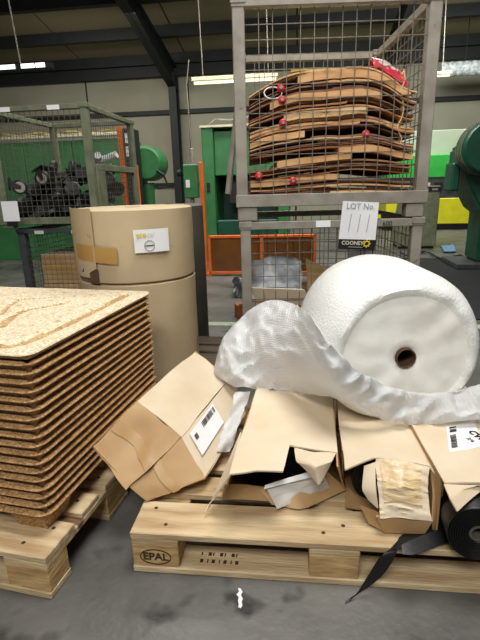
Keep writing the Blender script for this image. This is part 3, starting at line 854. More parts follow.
# ------------------------------------------------------------------ flattened cardboard in the upper cage
NX = 24; X0, X1 = 0.078, 0.955
zfl = 0.932 + 0.075 + 0.03
TOPY = [99, 94, 90, 86, 82, 79, 77, 75, 74, 73, 72, 71, 70, 70, 69, 69, 69, 70, 72, 75, 79, 84, 89, 92, 94]
target = [max(0.05, aty(248 + (420 - 248) * i / NX, TOPY[i], 2.72).z - zfl) for i in range(NX + 1)]
NSH = 54
random.seed(23)
ths = [random.choice((0.5, 0.6, 0.7, 0.8, 1.0, 1.1, 1.3, 1.6)) for _ in range(NSH)]
FOLDED = {1: (0.5, 1.0), 9: (0.02, 0.55), 19: (0.18, 0.62), 20: (0.55, 1.0), 29: (0.0, 0.35), 36: (0.2, 0.72), 44: (0.12, 0.8), 51: (0.3, 0.95)}
for k in FOLDED: ths[k] = 3.6
tot = sum(ths); cum = [0.0]
for t_ in ths: cum.append(cum[-1] + t_ / tot)


def face_z(k, i):
    """height of the k-th interface at column i: the pile sags smoothly, every layer with a wander of its own."""
    c = cum[k]; x = i / NX; env = 4 * c * (1 - c) + 0.15
    sag = -0.020 * env * math.sin(math.pi * x) + 0.030 * env * noise.noise(Vector((x * 1.6, c * 2.6, 1.5))) + 0.010 * env * noise.noise(Vector((x * 4.5, c * 7, 7.7)))
    return target[i] * c + sag


prof = [[face_z(0, i) for i in range(NX + 1)]]
for k in range(1, NSH + 1): prof.append([max(face_z(k, i), prof[-1][i] + 0.0035) for i in range(NX + 1)])
lift = [max(0.0, -min(p[i] for p in prof)) for i in range(NX + 1)]
for k in range(NSH):
    span, s0 = 1.0, 0.0
    if k in FOLDED: s0 = FOLDED[k][0]; span = FOLDED[k][1] - s0
    elif k % 3 == 1: span = random.uniform(0.45, 0.85); s0 = random.choice((0, 1 - span, random.uniform(0, 1 - span)))
    seed = random.uniform(0, 100)
    yf = (0.040 if k in FOLDED else random.choice((0.044, 0.048, 0.054, 0.062, 0.08))); yb = 0.95 + random.uniform(-0.05, 0.03)
    ia, ib = int(round(s0 * NX)), int(round((s0 + span) * NX))
    mb = MB(); sec = []
    for i in range(ia, ib + 1):
        x = X0 + (X1 - X0) * i / NX; jy = 0.010 * noise.noise(Vector((i * 0.6, k * 2.3, 9))) + (0.03 * noise.noise(Vector((i * 0.12 + seed, 3, 1))) if k not in FOLDED else 0)
        jy = max(jy, -0.008)
        a_, b_ = prof[k][i] + lift[i], prof[k + 1][i] + lift[i]; gap = b_ - a_
        tt = gap - 0.0006 if k in FOLDED else min(gap - 0.0006, max(0.004, gap * 0.8))
        z0_ = zfl + a_ + (gap - tt - 0.0006) * (0.5 + 0.5 * noise.noise(Vector((i * 0.21 + seed, 4.4, k * 1.37)))) * (0 if k in FOLDED else 1) + 0.0004
        sec.append([Vector((x, yf + jy, z0_)), Vector((x, yb, z0_)), Vector((x, yb, z0_ + tt)), Vector((x, yf + jy, z0_ + tt))])
    n = len(sec); vs = [CM @ p for s in sec for p in s]; fs = [(0, 1, 2, 3), ((n - 1) * 4 + 3, (n - 1) * 4 + 2, (n - 1) * 4 + 1, (n - 1) * 4)]
    for i in range(n - 1):
        for j in range(4): fs.append((i * 4 + j, i * 4 + (j + 1) % 4, (i + 1) * 4 + (j + 1) % 4, (i + 1) * 4 + j))
    mb.add(vs, fs)
    m = M_SHEETS[random.choice((3, 0, 0))] if k in FOLDED else M_SHEETS[random.choice((0, 1, 1, 2, 2, 4, 1, 4, 2, 0, 3))]
    o = mb.build('cardboard_sheet', m, smooth=True)
    col = {'brown_sheet_tan': 'tan', 'brown_sheet_russet': 'russet brown', 'brown_sheet_umber': 'dark brown', 'brown_sheet_sand': 'pale tan', 'brown_sheet_mauve': 'purplish brown'}[m.name]
    tag(o, '%s %scardboard sheet, %s layer up in the upper wire cage' % (col, 'thick folded ' if k in FOLDED else 'flattened ', ordinal(k)), 'cardboard', 'cardboard layers in the upper cage')
topz = [zfl + prof[-1][i] + lift[i] for i in range(NX + 1)]


def on_top(x, y, up=0.0):
    i = (x - X0) / (X1 - X0) * NX; a = max(0, min(NX - 1, int(i))); return CM @ Vector((x, y, topz[a] + (topz[a + 1] - topz[a]) * (i - a) + up))


# things poking out and on top
plugs = (('at the upper left of the stack', 281, 88), ('just under another red plug, upper left', 282, 100), ('half way up, left side', 283, 123), ('beside a tan folded sheet near the right', 366, 134), ('low down at the left', 259, 176), ('low down near the middle', 293, 181))
for lab, px, py in plugs:
    p = aty(px, py, 2.61 + 0.020)
    t = thing('red_plug', 'small red plastic plug between the cardboard layers, ' + lab, 'plug', p, 0, 'red plugs in the cardboard')
    R = Matrix.Rotation(math.pi / 2, 4, 'X')
    MB().lathe([(0.0, -0.02), (0.017, -0.02), (0.021, -0.012), (0.021, 0.0), (0.014, 0.004), (0.014, 0.012), (0.0, 0.013)], 16, R).build('cap', M_RED, t, smooth=True)
    MB().lathe([(0.0, 0.012), (0.009, 0.012), (0.008, 0.02), (0, 0.02)], 10, R).build('tip', M_GALV, t)
rows = []
for i in range(5):
    rows.append([on_top(0.73 + 0.18 * j / 6, 0.055 + 0.16 * i / 4, [0.006, 0.06, 0.085, 0.07, 0.01][i] * (0.6 + 0.4 * math.sin(math.pi * (j + 0.6) / 7)) + 0.03 * abs(noise.noise(Vector((i * 1.3, j * 1.3, 2))))) for j in range(7)])
tag(MB().sheet(refine(rows, 14, 20), 0.006).build('printed_bag', M_PRINT, smooth=True), 'crumpled red and white printed bag lying on top of the cardboard', 'bag')
rows = [[on_top(0.30 + 0.20 * j / 4, 0.08 + 0.2 * i / 3, 0.006 + 0.02 * (1 - j / 4) + 0.006 * i) for j in range(5)] for i in range(4)]
tag(MB().sheet(refine(rows, 6, 10), 0.012).build('yellow_carton', mat('yellow_print', (206, 176, 80), (170, 132, 62), 18, 0.6)), 'flattened yellow printed carton on top of the cardboard pile', 'cardboard')
rows = [[on_top(0.1 + 0.5 * j / 8, 0.07 + 0.3 * i / 3, 0.0015 + 0.004 * abs(noise.noise(Vector((j * .5, i * .5, 1))))) for j in range(9)] for i in range(4)]
tag(MB().sheet(refine(rows, 6, 24), 0.005).build('pale_sheet', mat('cream_board', (226, 204, 164), (206, 180, 138), 5, 0.7), smooth=True), 'curved cream board draped over the top left of the cardboard pile', 'cardboard')
rows = [[on_top(0.55 + 0.28 * j / 8, 0.30 + 0.3 * i / 3, 0.002 + 0.05 * i / 3) for j in range(9)] for i in range(4)]
tag(MB().sheet(refine(rows, 6, 20), 0.005).build('white_sheet', M_CREAM, smooth=True), 'off-white board sloping up behind the printed bag in the upper cage', 'cardboard')
ropes = [aty(273 + 9 * math.cos(a), 93 + 6 * math.sin(a), 2.635) for a in [k * 2 * math.pi / 14 for k in range(14)]]
tag(MB().tube(ropes, 0.0035, 5, close=True).build('white_cord_loop', M_WHITE), 'small loop of white cord hanging at the upper left of the cardboard', 'cord')
q = CM @ Vector((0.87, 0.06, 1.35))
rows = [[CM @ Vector((0.885 + 0.035 * noise.noise(Vector((i * .8, j, 0))) + 0.02 * j / 4, 0.05 + 0.09 * j / 4, 1.30 + 0.38 * i / 8)) for j in range(5)] for i in range(9)]
tag(MB().sheet(refine(rows, 18, 10), 0.006).build('torn_sheet', M_SHEETS[3], smooth=True), 'torn pale cardboard flap standing against the right post inside the upper cage', 'cardboard')

# ------------------------------------------------------------------ scrap in the lower cage
LZ = 0.11
fo = crumple(lerp_grid([[CM @ Vector((0.07 + 0.32 * j / 6, 0.12 + 0.3 * i / 4, LZ + [.345, .43, .56, .52, .37][i] + 0.035 * math.sin(math.pi * j / 6))) for j in range(7)] for i in range(5)], 18, 26), 0.026, 13, 3)
tag(MB().sheet(fo, 0.006).build('silver_bag', M_SILVER, smooth=True), 'crumpled silver foil bag lying on scrap in the lower wire cage', 'bag')
cb1 = thing('open_carton', 'open brown carton with raised flaps in the lower wire cage', 'carton', CM @ Vector((0.10, 0.07, LZ)), CROT)
for nm, q4 in (('front_panel', ((0, 0, 0), (0.34, 0, 0), (0.34, 0, 0.30), (0, 0, 0.34))), ('side_panel', ((0, 0, 0), (0, 0.3, 0), (0, 0.3, 0.32), (0, 0, 0.34))),
               ('side_panel', ((0.34, 0, 0), (0.34, 0.3, 0), (0.34, 0.3, 0.32), (0.34, 0, 0.30))), ('back_panel', ((0, 0.3, 0), (0.34, 0.3, 0), (0.34, 0.3, 0.4), (0, 0.3, 0.36))),
               ('flap', ((0, 0, 0.34), (0.34, 0.0, 0.31), (0.28, -0.04, 0.42), (-0.04, -0.04, 0.44))), ('flap', ((0.34, 0, 0.31), (0.34, 0.3, 0.33), (0.42, 0.28, 0.42), (0.43, 0.02, 0.42)))):
    P4 = [Vector(p) for p in q4]
    MB().sheet(lerp_grid([[P4[0], P4[1]], [P4[3], P4[2]]], 3, 3), 0.005).build(nm, M_KRAFT2 if nm != 'flap' else M_KRAFT, cb1)
cb2 = crumple(lerp_grid([[CM @ Vector((0.42 + 0.26 * j / 4, 0.10 + 0.05 * i, LZ + [0.02, 0.30, 0.52, 0.58][i] - 0.04 * j)) for j in range(5)] for i in range(4)], 12, 14), 0.012, 7, 1)
tag(MB().sheet(cb2, 0.006).build('brown_paper', M_KRAFT2, smooth=True), 'crumpled brown paper leaning in the middle of the lower wire cage', 'paper')
t = thing('red_plug', 'small red plastic plug lying in the lower wire cage', 'plug', aty(299, 305, 2.675), 0)
MB().lathe([(0, -0.02), (0.018, -0.02), (0.022, -0.01), (0.022, 0.005), (0.012, 0.012), (0, 0.014)], 16, Matrix.Rotation(math.pi / 2, 4, 'X')).build('cap', M_RED, t, smooth=True)
wp = CM @ Vector((0.70, 0.5, 0.0))
for i, (x, y, w_, h_, m) in enumerate(((0.70, 0.34, 0.10, 0.72, M_WHITE), (0.83, 0.42, 0.06, 0.70, M_WHITE))):
    o = MB().sheet(crumple(lerp_grid([[CM @ Vector((x + w_ * j / 3, y + 0.03 * math.sin(j), LZ + (h_ - LZ) * i2 / 4)) for j in range(4)] for i2 in range(5)], 10, 8), 0.01, 8, i), 0.006).build('white_board', m)
    tag(o, ('broad' if i == 0 else 'narrow') + ' white board standing at the right in the lower wire cage', 'board')
bp0 = atz(244, 298, 0)
bl = crumple(lerp_grid([[bp0 + HX * (-0.13 + 0.34 * j / 5) + HY * (0.34 * i / 4) + Vector((0, 0, 0.004 + [0.03, 0.19, 0.24, 0.17, 0.02][i] * (0.55 + 0.45 * math.sin(math.pi * (j + .5) / 6)))) for j in range(6)] for i in range(5)], 20, 20), 0.06, 9, 8)
bl = [[Vector((p.x, p.y, max(0.008, p.z))) for p in r] for r in bl]
tag(MB().sheet(bl, 0.006).build('black_bag', mat('dark_bag', (34, 36, 37), (54, 57, 58), 9, 0.35), smooth=True), 'crumpled dark plastic bag slumped on the floor beside the tall cages', 'bag')
p = atz(243, 317, 0)
t = thing('small_carton', 'small orange brown carton on the floor beside the dark plastic bag', 'carton', p, 0.3)
MB().box(-0.06, 0.06, -0.05, 0.06, 0, 0.12).build('body', mat('orange_board', (176, 96, 48), (150, 80, 40), 8, 0.7), t, bevel=0.004)
MB().hexa([Vector((-.06, -.05, .12)), Vector((.06, -.05, .12)), Vector((.06, -.1, .145)), Vector((-.06, -.1, .145))], [Vector((-.06, -.05, .124)), Vector((.06, -.05, .124)), Vector((.06, -.1, .149)), Vector((-.06, -.1, .149))]).build('flap', M_KRAFT2, t)

# ------------------------------------------------------------------ lot sign
sg = thing('lot_sign', 'white lot number sign with a black footer hanging on the tall cage', 'sign', aty(358, 226, 2.57), CROT)
c4 = [aty(*p, 2.578) for p in ((337.5, 249), (374.5, 250), (379, 202.5), (343, 201))]
ctr = aty(358, 226, 2.578)
MB().sheet(lerp_grid([[c4[0], c4[1]], [c4[3], c4[2]]], 4, 4), 0.002).build('card', M_WHITE, sg, world=True)
ux = (c4[1] - c4[0]).normalized(); uy = (c4[3] - c4[0]).normalized(); wS, hS = (c4[1] - c4[0]).length, (c4[3] - c4[0]).length
P = lambda u, v, d=0.0015: c4[0] + ux * (wS * u) + uy * (hS * v) - ux.cross(uy) * (-d)
fr = P(0, 0) - P(0, 0, 0)
ft = MB().sheet([[P(0, 0), P(1, 0)], [P(0, .215), P(1, .215)]], 0.0006).build('footer_band', M_BLACK, sg, world=True)
nS = ux.cross(uy)
text_mesh('LOT No.', 0.042, 'lettering', M_INKG, sg, frame(P(0.48, 0.90, 0.003), ux, nS))
for u in (0.24, 0.48, 0.72): MB().sheet([[P(u - .012, .38, .003), P(u + .004, .38, .003)], [P(u + 0.012, .74, .003), P(u + .028, .74, .003)]], 0.0004).build('pen_stroke', M_INKG, sg, world=True)
text_mesh('COONEY', 0.029, 'lettering', M_CREAM, sg, frame(P(0.38, 0.135, 0.004), ux, nS), bold=True)
o0 = P(0.76, 0.13, 0.004)
gear = MB()
gear.tube([o0 + ux * (0.0135 * math.cos(a)) + uy * (0.0135 * math.sin(a)) for a in [k * 2 * math.pi / 20 for k in range(20)]], 0.004, 4, close=True)
for k in range(8):
    a = k * math.pi / 4; d = ux * math.cos(a) + uy * math.sin(a); gear.tube([o0 + d * 0.014, o0 + d * 0.0215], 0.0038, 4)
gear.build('gear_logo', M_INKY, sg, world=True)
MB().sheet([[P(.28, .045, .004), P(.66, .045, .004)], [P(.28, .06, .004), P(.66, .06, .004)]], 0.0004).build('web_line', M_INKG, sg, world=True)

# ------------------------------------------------------------------ olive cages at the left
OC = aty(83, 105, 3.8); OROT = -0.13
ox, oy = Vector((math.cos(OROT), math.sin(OROT), 0)), Vector((-math.sin(OROT), math.cos(OROT), 0))
OW, OD = 0.85, 1.05
OL = Vector((OC.x + 0.02, 3.8, 0)) - ox * OW
ZB = aty(40, 229, 3.8).z; ZTO = aty(80, 102, 3.8).z
OL2 = OL + ox * 0.13
dl = cage('olive_cage', 'dark grey wire cage under the olive one, holding brown cartons', OL2, OROT, OW, OD, 0.0, ZB, 0.06, 0.055, M_DGREY, M_OLIVE_W, 0.045, 0.0022)
ol = cage('olive_cage', 'olive wire cage holding black castors at the side of the hall', OL, OROT, OW, OD, ZB + 0.002, ZTO, 0.055, 0.055, M_OLIVE, M_OLIVE_W, 0.045, 0.0022, feet=True, gate=True, foot_h=0.03)
hO = ZTO - ZB
# drop gate on the side that faces the hall
z0 = 0.09
gt = MB().box(OW - 0.02, OW + 0.01, 0.06, OD - 0.06, z0, z0 + 0.05).build('gate_rail', M_OLIVE, ol, bevel=0.003)
MB().box(OW - 0.02, OW + 0.01, 0.06, OD - 0.06, 0.44, 0.49).build('gate_rail', M_OLIVE, ol, bevel=0.003)
MB().box(OW - 0.02, OW + 0.01, 0.06, 0.22, z0 + 0.05, 0.44).build('gate_stile', M_OLIVE, ol, bevel=0.003)
MB().box(OW - 0.02, OW + 0.01, OD - 0.12, OD - 0.06, z0 + 0.05, 0.44).build('gate_stile', M_OLIVE, ol, bevel=0.003)
wire_panel((OW - 0.005, 0.22, z0 + 0.05), (0, 1, 0), (0, 0, 1), OD - 0.34, 0.34, 0.045, 0.045, 0.0022).build('wire_panel', M_OLIVE_W, ol)
wire_panel((OW - 0.02, 0.055, 0.49), (0, 1, 0), (0, 0, 1), OD - 0.11, hO - 0.54, 0.045, 0.045, 0.0022).build('wire_panel', M_OLIVE_W, ol)
for x0, x1 in ((0.165, 0.235), (0.56, 0.64)):
    MB().box(x0 - 0.02, x1, -0.008, -0.004, hO - 0.045, hO - 0.012).build('white_label', M_WHITE, ol)
for x0, x1 in ((0.16, 0.24), (0.48, 0.6)):
    MB().box(x0, x1, -0.008, -0.004, ZB - 0.045, ZB - 0.018).build('white_label', M_GPAPER, dl)
p = aty(10.5, 211, 3.76)
tg = thing('paper_tag', 'white paper tag hanging on the front of the dark cage', 'tag', p, OROT)
MB().box(-0.07, 0.07, -0.002, 0.0, -0.08, 0.075).build('sheet', M_WHITE, tg)
MB().box(-0.045, 0.05, -0.003, -0.002, -0.12, -0.08).build('footer', M_BLACK, tg)

# castors in the olive cage
def make_caster(ring):
    t = thing('castor', '', 'castor')
    R = Matrix.Rotation(math.pi / 2, 4, 'X')
    MB().lathe([(0.022, -0.014), (0.05, -0.018), (0.058, -0.012), (0.058, 0.012), (0.05, 0.018), (0.022, 0.014)], 20, R, closed=True).build('tyre', M_BLACK, t, smooth=True)
    MB().lathe([(0.0, -0.016), (0.012, -0.018), (0.04 if ring else 0.022, -0.019), (0.042 if ring else 0.022, 0.017), (0, 0.017)], 18, R).build('hub', ring or M_DGREY, t, smooth=True)
    mb = MB()
    for s in (-1, 1): mb.hexa([Vector((-0.012, s * 0.024 - .002, -0.012)), Vector((0.012, s * 0.024 - .002, -0.012)), Vector((0.012, s * 0.024 + .002, -0.012)), Vector((-0.012, s * 0.024 + .002, -0.012))],
                              [Vector((-0.01, s * 0.024 - .002, 0.075)), Vector((0.05, s * 0.024 - .002, 0.075)), Vector((0.05, s * 0.024 + .002, 0.075)), Vector((-0.01, s * 0.024 + .002, 0.075))])
    mb.build('fork', M_BLACK, t)
    MB().box(-0.03, 0.07, -0.04, 0.04, 0.075, 0.082).build('top_plate', M_BLACK, t)
    return t


OM = Matrix.Translation(OL + Vector((0, 0, ZB))) @ Matrix.Rotation(OROT, 4, 'Z')
c0 = make_caster(None); cr1 = make_caster(M_GALV)
spots = []
random.seed(11)
for lay, (z, cnt) in enumerate(((0.115, 12), (0.21, 11), (0.30, 8), (0.39, 5), (0.47, 3))):
    for i in range(cnt):
        spots.append((0.05 + lay * 0.075 + (0.74 - lay * 0.095) * (i + 0.5) / cnt, 0.13 + (0.06 if i < cnt * 0.6 else 0.16) * ((i * 7) % 5) + 0.02 * lay, z, lay, i))
for i, s in enumerate(spots):
    o = c0 if i == 0 else copy_tree(c0)
    o.location = OM @ Vector(s[:3])
    o.rotation_euler = (random.uniform(-1.2, 1.2), random.uniform(-3, 3), random.uniform(-1.0, 1.0))
    o.scale = (1.2,) * 3
    tag(o, 'black castor, %s along the %s row of the olive cage heap' % (ordinal(s[4]), ('lowest', 'second lowest', 'middle', 'second highest', 'highest')[s[3]]), 'castor', 'black castors in the olive cage')
for i, (px, py, lab) in enumerate(((42.5, 178, 'castor with a bright steel ring resting upper in the olive cage heap'), (20, 187, 'castor with a dull steel ring lying lower beside the cage post'))):
    o = cr1 if i == 0 else copy_tree(cr1)
    o.location = aty(px, py, 3.78 + 0.12); o.rotation_euler = (0.15, -0.5 - i, -0.1 + 0.2 * i)
    tag(o, lab, 'castor', 'steel ringed castors')
for i, (x, y, z) in enumerate(((0.72, 0.42, 0.55), (0.74, 0.6, 0.57))):
    o = MB().lathe([(0, -0.09), (0.03, -0.09), (0.03, 0.09), (0, 0.09)], 14, Matrix.Rotation(1.3, 4, 'X')).build('white_sleeve', M_WHITE, loc=OM @ Vector((x, y, z)), rot=(0, 0.1, 0.3 + i))
    tag(o, ('nearer' if i == 0 else 'farther') + ' white plastic sleeve lying on the castor heap behind the gate', 'sleeve')

# cartons in the dark cage
DM = Matrix.Translation(OL2) @ Matrix.Rotation(OROT, 4, 'Z')
for i, (x0, x1, y0, z0, z1, lab) in enumerate(((0.12, 0.78, 0.08, 0.13, 0.34, 'lower left brown carton in the dark cage, tape across its front'), (0.045, 0.11, 0.2, 0.13, 0.3, 'narrow brown carton at the end of the dark cage row'), (0.12, 0.76, 0.10, 0.346, 0.60, 'upper brown carton in the dark cage beside the paper rolls'))):
    t = thing('brown_carton', lab, 'carton', DM @ Vector((x0, y0, z0)), OROT)
    MB().box(0, x1 - x0, 0, 0.5, 0, z1 - z0 - 0.004).build('body', M_KRAFT2, t, bevel=0.006)
    MB().box(0, x1 - x0, -0.002, 0.0, (z1 - z0) * 0.45, (z1 - z0) * 0.62).build('tape', M_TAPE, t)
    MB().box(0.0, x1 - x0, 0.003, 0.249, z1 - z0 - 0.004, z1 - z0).build('flap', M_KRAFT, t)
    MB().box(0.0, x1 - x0, 0.251, 0.497, z1 - z0 - 0.004, z1 - z0).build('flap', M_KRAFT, t)


# ================================================================== CARTONS ON THE FRONT PALLET
def panel(t, rows, name, m, th=0.004, nr=8, nc=8, amp=0.003, freq=9, seed=0.0, soft=False, smooth=True):
    g = (refine if soft else lerp_grid)(rows, nr, nc)
    if amp: g = crumple(g, amp, freq, seed)
    return MB().sheet(g, th).build(name, m, t, world=True, smooth=smooth)


def quadlabel(t, c, name, m, th=0.0008):
    """c: bottom left, bottom right, top right, top left as read; returns object and a point function."""
    o = MB().sheet(lerp_grid([[c[0], c[1]], [c[3], c[2]]], 3, 3), th).build(name, m, t, world=True)
    X = (c[1] - c[0]); Yv = (c[3] - c[0]); n = X.cross(Yv).normalized()
    def pt(u, v, d=0.0022): return c[0] + X * u + Yv * v + n * d
    return o, pt, X.normalized(), n, X.length, Yv.length


def barcode(t, pt, u0, u1, v0, v1, along='u', n=11, name='barcode'):
    mb = MB(); random.seed(int(u0 * 100 + v0 * 10))
    for i in range(n):
        a = i / n; b = a + random.uniform(0.35, 0.75) / n
        if along == 'u': q = [pt(u0 + (u1 - u0) * a, v0), pt(u0 + (u1 - u0) * b, v0), pt(u0 + (u1 - u0) * b, v1), pt(u0 + (u1 - u0) * a, v1)]
        else: q = [pt(u0, v0 + (v1 - v0) * a), pt(u1, v0 + (v1 - v0) * a), pt(u1, v0 + (v1 - v0) * b), pt(u0, v0 + (v1 - v0) * b)]
        d = [p + (pt(u0, v0, 0.003) - pt(u0, v0)) * 0.3 for p in q]
        mb.hexa(q, d)
    return mb.build(name, M_INK, t, world=True)


# --- carton A: crushed, tipped on its edge against the nested stack
AX = Vector((0.312, 0.95, 0)) * 0.52
sec = [atz(137, 401, .405), atz(93, 447, .312), atz(129, 487, .198), atz(146, 501, .151), atz(205, 479, .196), atz(181, 437, .302)]
nmA = ['top_panel', 'far_side_panel', 'lower_panel', 'bottom_panel', 'side_panel', 'label_panel']
ca = thing('carton', 'crushed brown carton tipped on its edge between the nested stack and the pallet', 'carton', (sec[3].x, sec[3].y, 0.146), 0)
V = lambda i, s=0.0, dz=0.0: sec[i % 6] + AX * s + Vector((0, 0, dz))
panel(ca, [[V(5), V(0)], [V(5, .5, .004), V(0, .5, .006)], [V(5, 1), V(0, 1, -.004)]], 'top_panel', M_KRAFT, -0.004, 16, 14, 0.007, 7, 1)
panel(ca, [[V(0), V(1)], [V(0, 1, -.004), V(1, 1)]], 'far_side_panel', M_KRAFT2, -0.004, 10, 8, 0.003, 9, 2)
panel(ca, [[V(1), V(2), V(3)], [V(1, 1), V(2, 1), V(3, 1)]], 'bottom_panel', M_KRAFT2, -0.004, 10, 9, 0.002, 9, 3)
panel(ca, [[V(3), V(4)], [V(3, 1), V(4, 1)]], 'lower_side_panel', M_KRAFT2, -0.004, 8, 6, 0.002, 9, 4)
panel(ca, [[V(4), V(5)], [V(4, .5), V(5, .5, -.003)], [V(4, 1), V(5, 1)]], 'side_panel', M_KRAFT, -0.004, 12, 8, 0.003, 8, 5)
# front: two crushed halves either side of the fold; the upper one juts over the lower
eu = AX.normalized()
upg = crumple(refine([[V(0), sec[0].lerp(sec[1], .5) - eu * .004, V(1)], [sec[0].lerp(sec[5], .45) - eu * .002, (sec[0] + sec[1] + sec[2] + sec[5]) / 4 + eu * .016, sec[1].lerp(sec[2], .5) - eu * .006],
                      [sec[0].lerp(sec[5], .75) - eu * .002, ((sec[0] + sec[1]) * .25 + (sec[2] + sec[5]) * .75) / 2 - eu * .012, sec[1].lerp(sec[2], .78) - eu * .014], [V(5) - eu * .002, sec[5].lerp(sec[2], .5) - eu * .03, V(2) - eu * .02]], 18, 18), 0.006, 18, 6)
log = crumple(refine([[V(5), sec[5].lerp(sec[2], .5) - eu * .006, V(2)], [sec[5].lerp(sec[4], .5), (sec[2] + sec[3] + sec[4] + sec[5]) / 4 - eu * .014, sec[2].lerp(sec[3], .5)], [V(4), sec[4].lerp(sec[3], .5) - eu * .004, V(3)]], 16, 16), 0.006, 18, 7)
for g_ in (upg, log): MB().sheet(g_, 0.004).build('end_flap', M_KRAFT2, ca, world=True, smooth=True)
for g_, c0_, c1_ in ((upg, 7, 11), (log, 6, 9)): MB().sheet([[p - eu * .0055 for p in r[c0_:c1_]] for r in g_], 0.0008).build('tape', M_TAPE_A, ca, world=True, smooth=True)
panel(ca, [[V(0, 1), V(1, 1)], [V(5, 1), V(2, 1)], [V(4, 1), V(3, 1)]], 'back_end', M_KRAFT2, 0.004, 6, 6, 0.002, 9, 8)
# label wrapped on the side panel
nA = (sec[4] - sec[5]).cross(AX).normalized(); nA = nA if nA.x > 0 else -nA
Q = lambda s, t_: V(5, s).lerp(V(4, s), t_) + nA * 0.009
lo, pt, X, n, lw, lh = quadlabel(ca, [Q(.08, .10), Q(.08, .64), Q(.52, .60), Q(.52, .06)], 'paper_label', M_WHITE)
barcode(ca, pt, .1, .34, .40, .84, 'v', 12)
barcode(ca, pt, .1, .34, .87, .95, 'v', 3)
barcode(ca, pt, .2, .42, .06, .16, 'v', 4, 'print_block')

# --- carton B: middle, front end torn open
Zd = 0.146
cbx = thing('carton', 'torn open brown carton in the middle of the pallet, black film inside', 'carton', (0.12, 1.5, Zd), 0)
TB = 0.318
tl0, tl1 = atz(229, 476, TB), atz(256, 392, TB) + Vector((0.03, 0.16, 0))
tr0, tr1 = atz(336, 462, TB), atz(335, 398, TB) + Vector((0.02, 0.16, 0))
bl0, bl1 = Vector((-0.065, 1.285, Zd)), Vector((0.085, 1.88, Zd)); br0, br1 = atz(345, 490, Zd + .005), Vector((0.385, 1.83, Zd))
tm0 = atz(287, 472, TB + .002); tm1 = tl1.lerp(tr1, .55)
ts0 = atz(290, 447, TB)                       # where the tear starts
tm0 = atz(284, 473, TB + .002); tlm = tl0.lerp(tl1, .22); tmr = atz(336, 453, TB - .006)
mbt = MB()
for rows_ in ([[tl0, atz(256, 472, TB + .006), tm0], [tlm, tlm.lerp(ts0, .5) + Vector((0, 0, .003)), ts0]], [[tlm, tlm.lerp(ts0, .5) + Vector((0, 0, .003)), ts0, ts0.lerp(tmr, .5), tmr], [tl1, tl1.lerp(tr1, .25), tl1.lerp(tr1, .5), tl1.lerp(tr1, .75), tr1]]):
    mbt.sheet(crumple(lerp_grid(rows_, 14, 18), 0.006, 7, 11), -0.005)
mbt.build('top_panel', M_KRAFT, cbx, world=True, smooth=True)
# torn corner of the top, folded forward and down
panel(cbx, [[ts0 + Vector((.012, 0, .0)), atz(312, 452, TB + .004), atz(336, 453, TB - .004)], [atz(296, 462, TB - .01), atz(314, 466, TB + .012), atz(331, 461, TB + .006)], [atz(309, 474, TB - .03), atz(319, 486, TB - .05), atz(329, 468, TB - .02)]], 'torn_flap', M_KRAFT, -0.005, 12, 12, 0.004, 14, 13)
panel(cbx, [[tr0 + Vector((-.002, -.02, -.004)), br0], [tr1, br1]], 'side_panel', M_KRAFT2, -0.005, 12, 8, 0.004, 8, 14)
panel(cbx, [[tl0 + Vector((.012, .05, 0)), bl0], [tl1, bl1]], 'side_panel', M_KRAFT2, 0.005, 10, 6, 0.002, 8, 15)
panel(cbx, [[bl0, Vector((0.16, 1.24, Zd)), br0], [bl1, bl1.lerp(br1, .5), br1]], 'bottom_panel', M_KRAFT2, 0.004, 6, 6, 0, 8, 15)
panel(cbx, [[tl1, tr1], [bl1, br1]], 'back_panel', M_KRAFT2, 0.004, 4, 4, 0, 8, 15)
panel(cbx, [[atz(222, 499, Zd + .002), atz(245, 499, Zd + .002), atz(268, 501, Zd + .002)], [atz(224, 484, Zd + .045), atz(246, 484, Zd + .05), atz(270, 487, Zd + .04)]], 'front_flap', M_KRAFT2, -0.004, 5, 8, 0.002, 12, 16)
# hanging left flap, its tip on the deck
panel(cbx, [[atz(240, 432, TB - .004), atz(229, 476, TB - .004)], [atz(222, 475, TB - .07), atz(216, 494, TB - .09)], [atz(206, 513, Zd + .02), atz(209, 506, Zd + .03)]], 'side_flap', M_KRAFT, -0.004, 10, 6, 0.002, 10, 17)
# lower right flap with its label
fl4 = [atz(262, 486, .205), atz(326, 470, .235), atz(347, 489, .156), atz(302, 510, .150)]
panel(cbx, [[fl4[3] + Vector((-.09, .03, 0)), fl4[3], fl4[2]], [fl4[0] + Vector((-.01, 0.01, -.02)), fl4[0].lerp(fl4[1], .35), fl4[1]]], 'front_flap', M_KRAFT2, -0.004, 6, 10, 0.0015, 12, 18)
fo_ = Vector((0, -0.008, 0.006))
lo, pt, X, n, lw, lh = quadlabel(cbx, [atz(323, 474, .232) + fo_, atz(266, 488, .202) + fo_, atz(277, 509, .150) + fo_, atz(329, 488, .175) + fo_], 'paper_label', M_GPAPER)
text_mesh('CW', 0.03, 'lettering', M_INK, cbx, frame(pt(.84, .72), X, n), bold=True)
text_mesh('3/4', 0.018, 'lettering', M_INK, cbx, frame(pt(.84, .36), X, n), bold=True)
barcode(cbx, pt, .05, .45, .45, .5, 'v', 1, 'print_line')
panel(cbx, [[atz(264, 489, .208) + fo_, atz(322, 475, .238) + fo_], [atz(265, 485, .218) + fo_, atz(318, 469, .25) + fo_]], 'label_edge', M_WHITE, 0.001, 3, 8, 0.002, 20, 19)


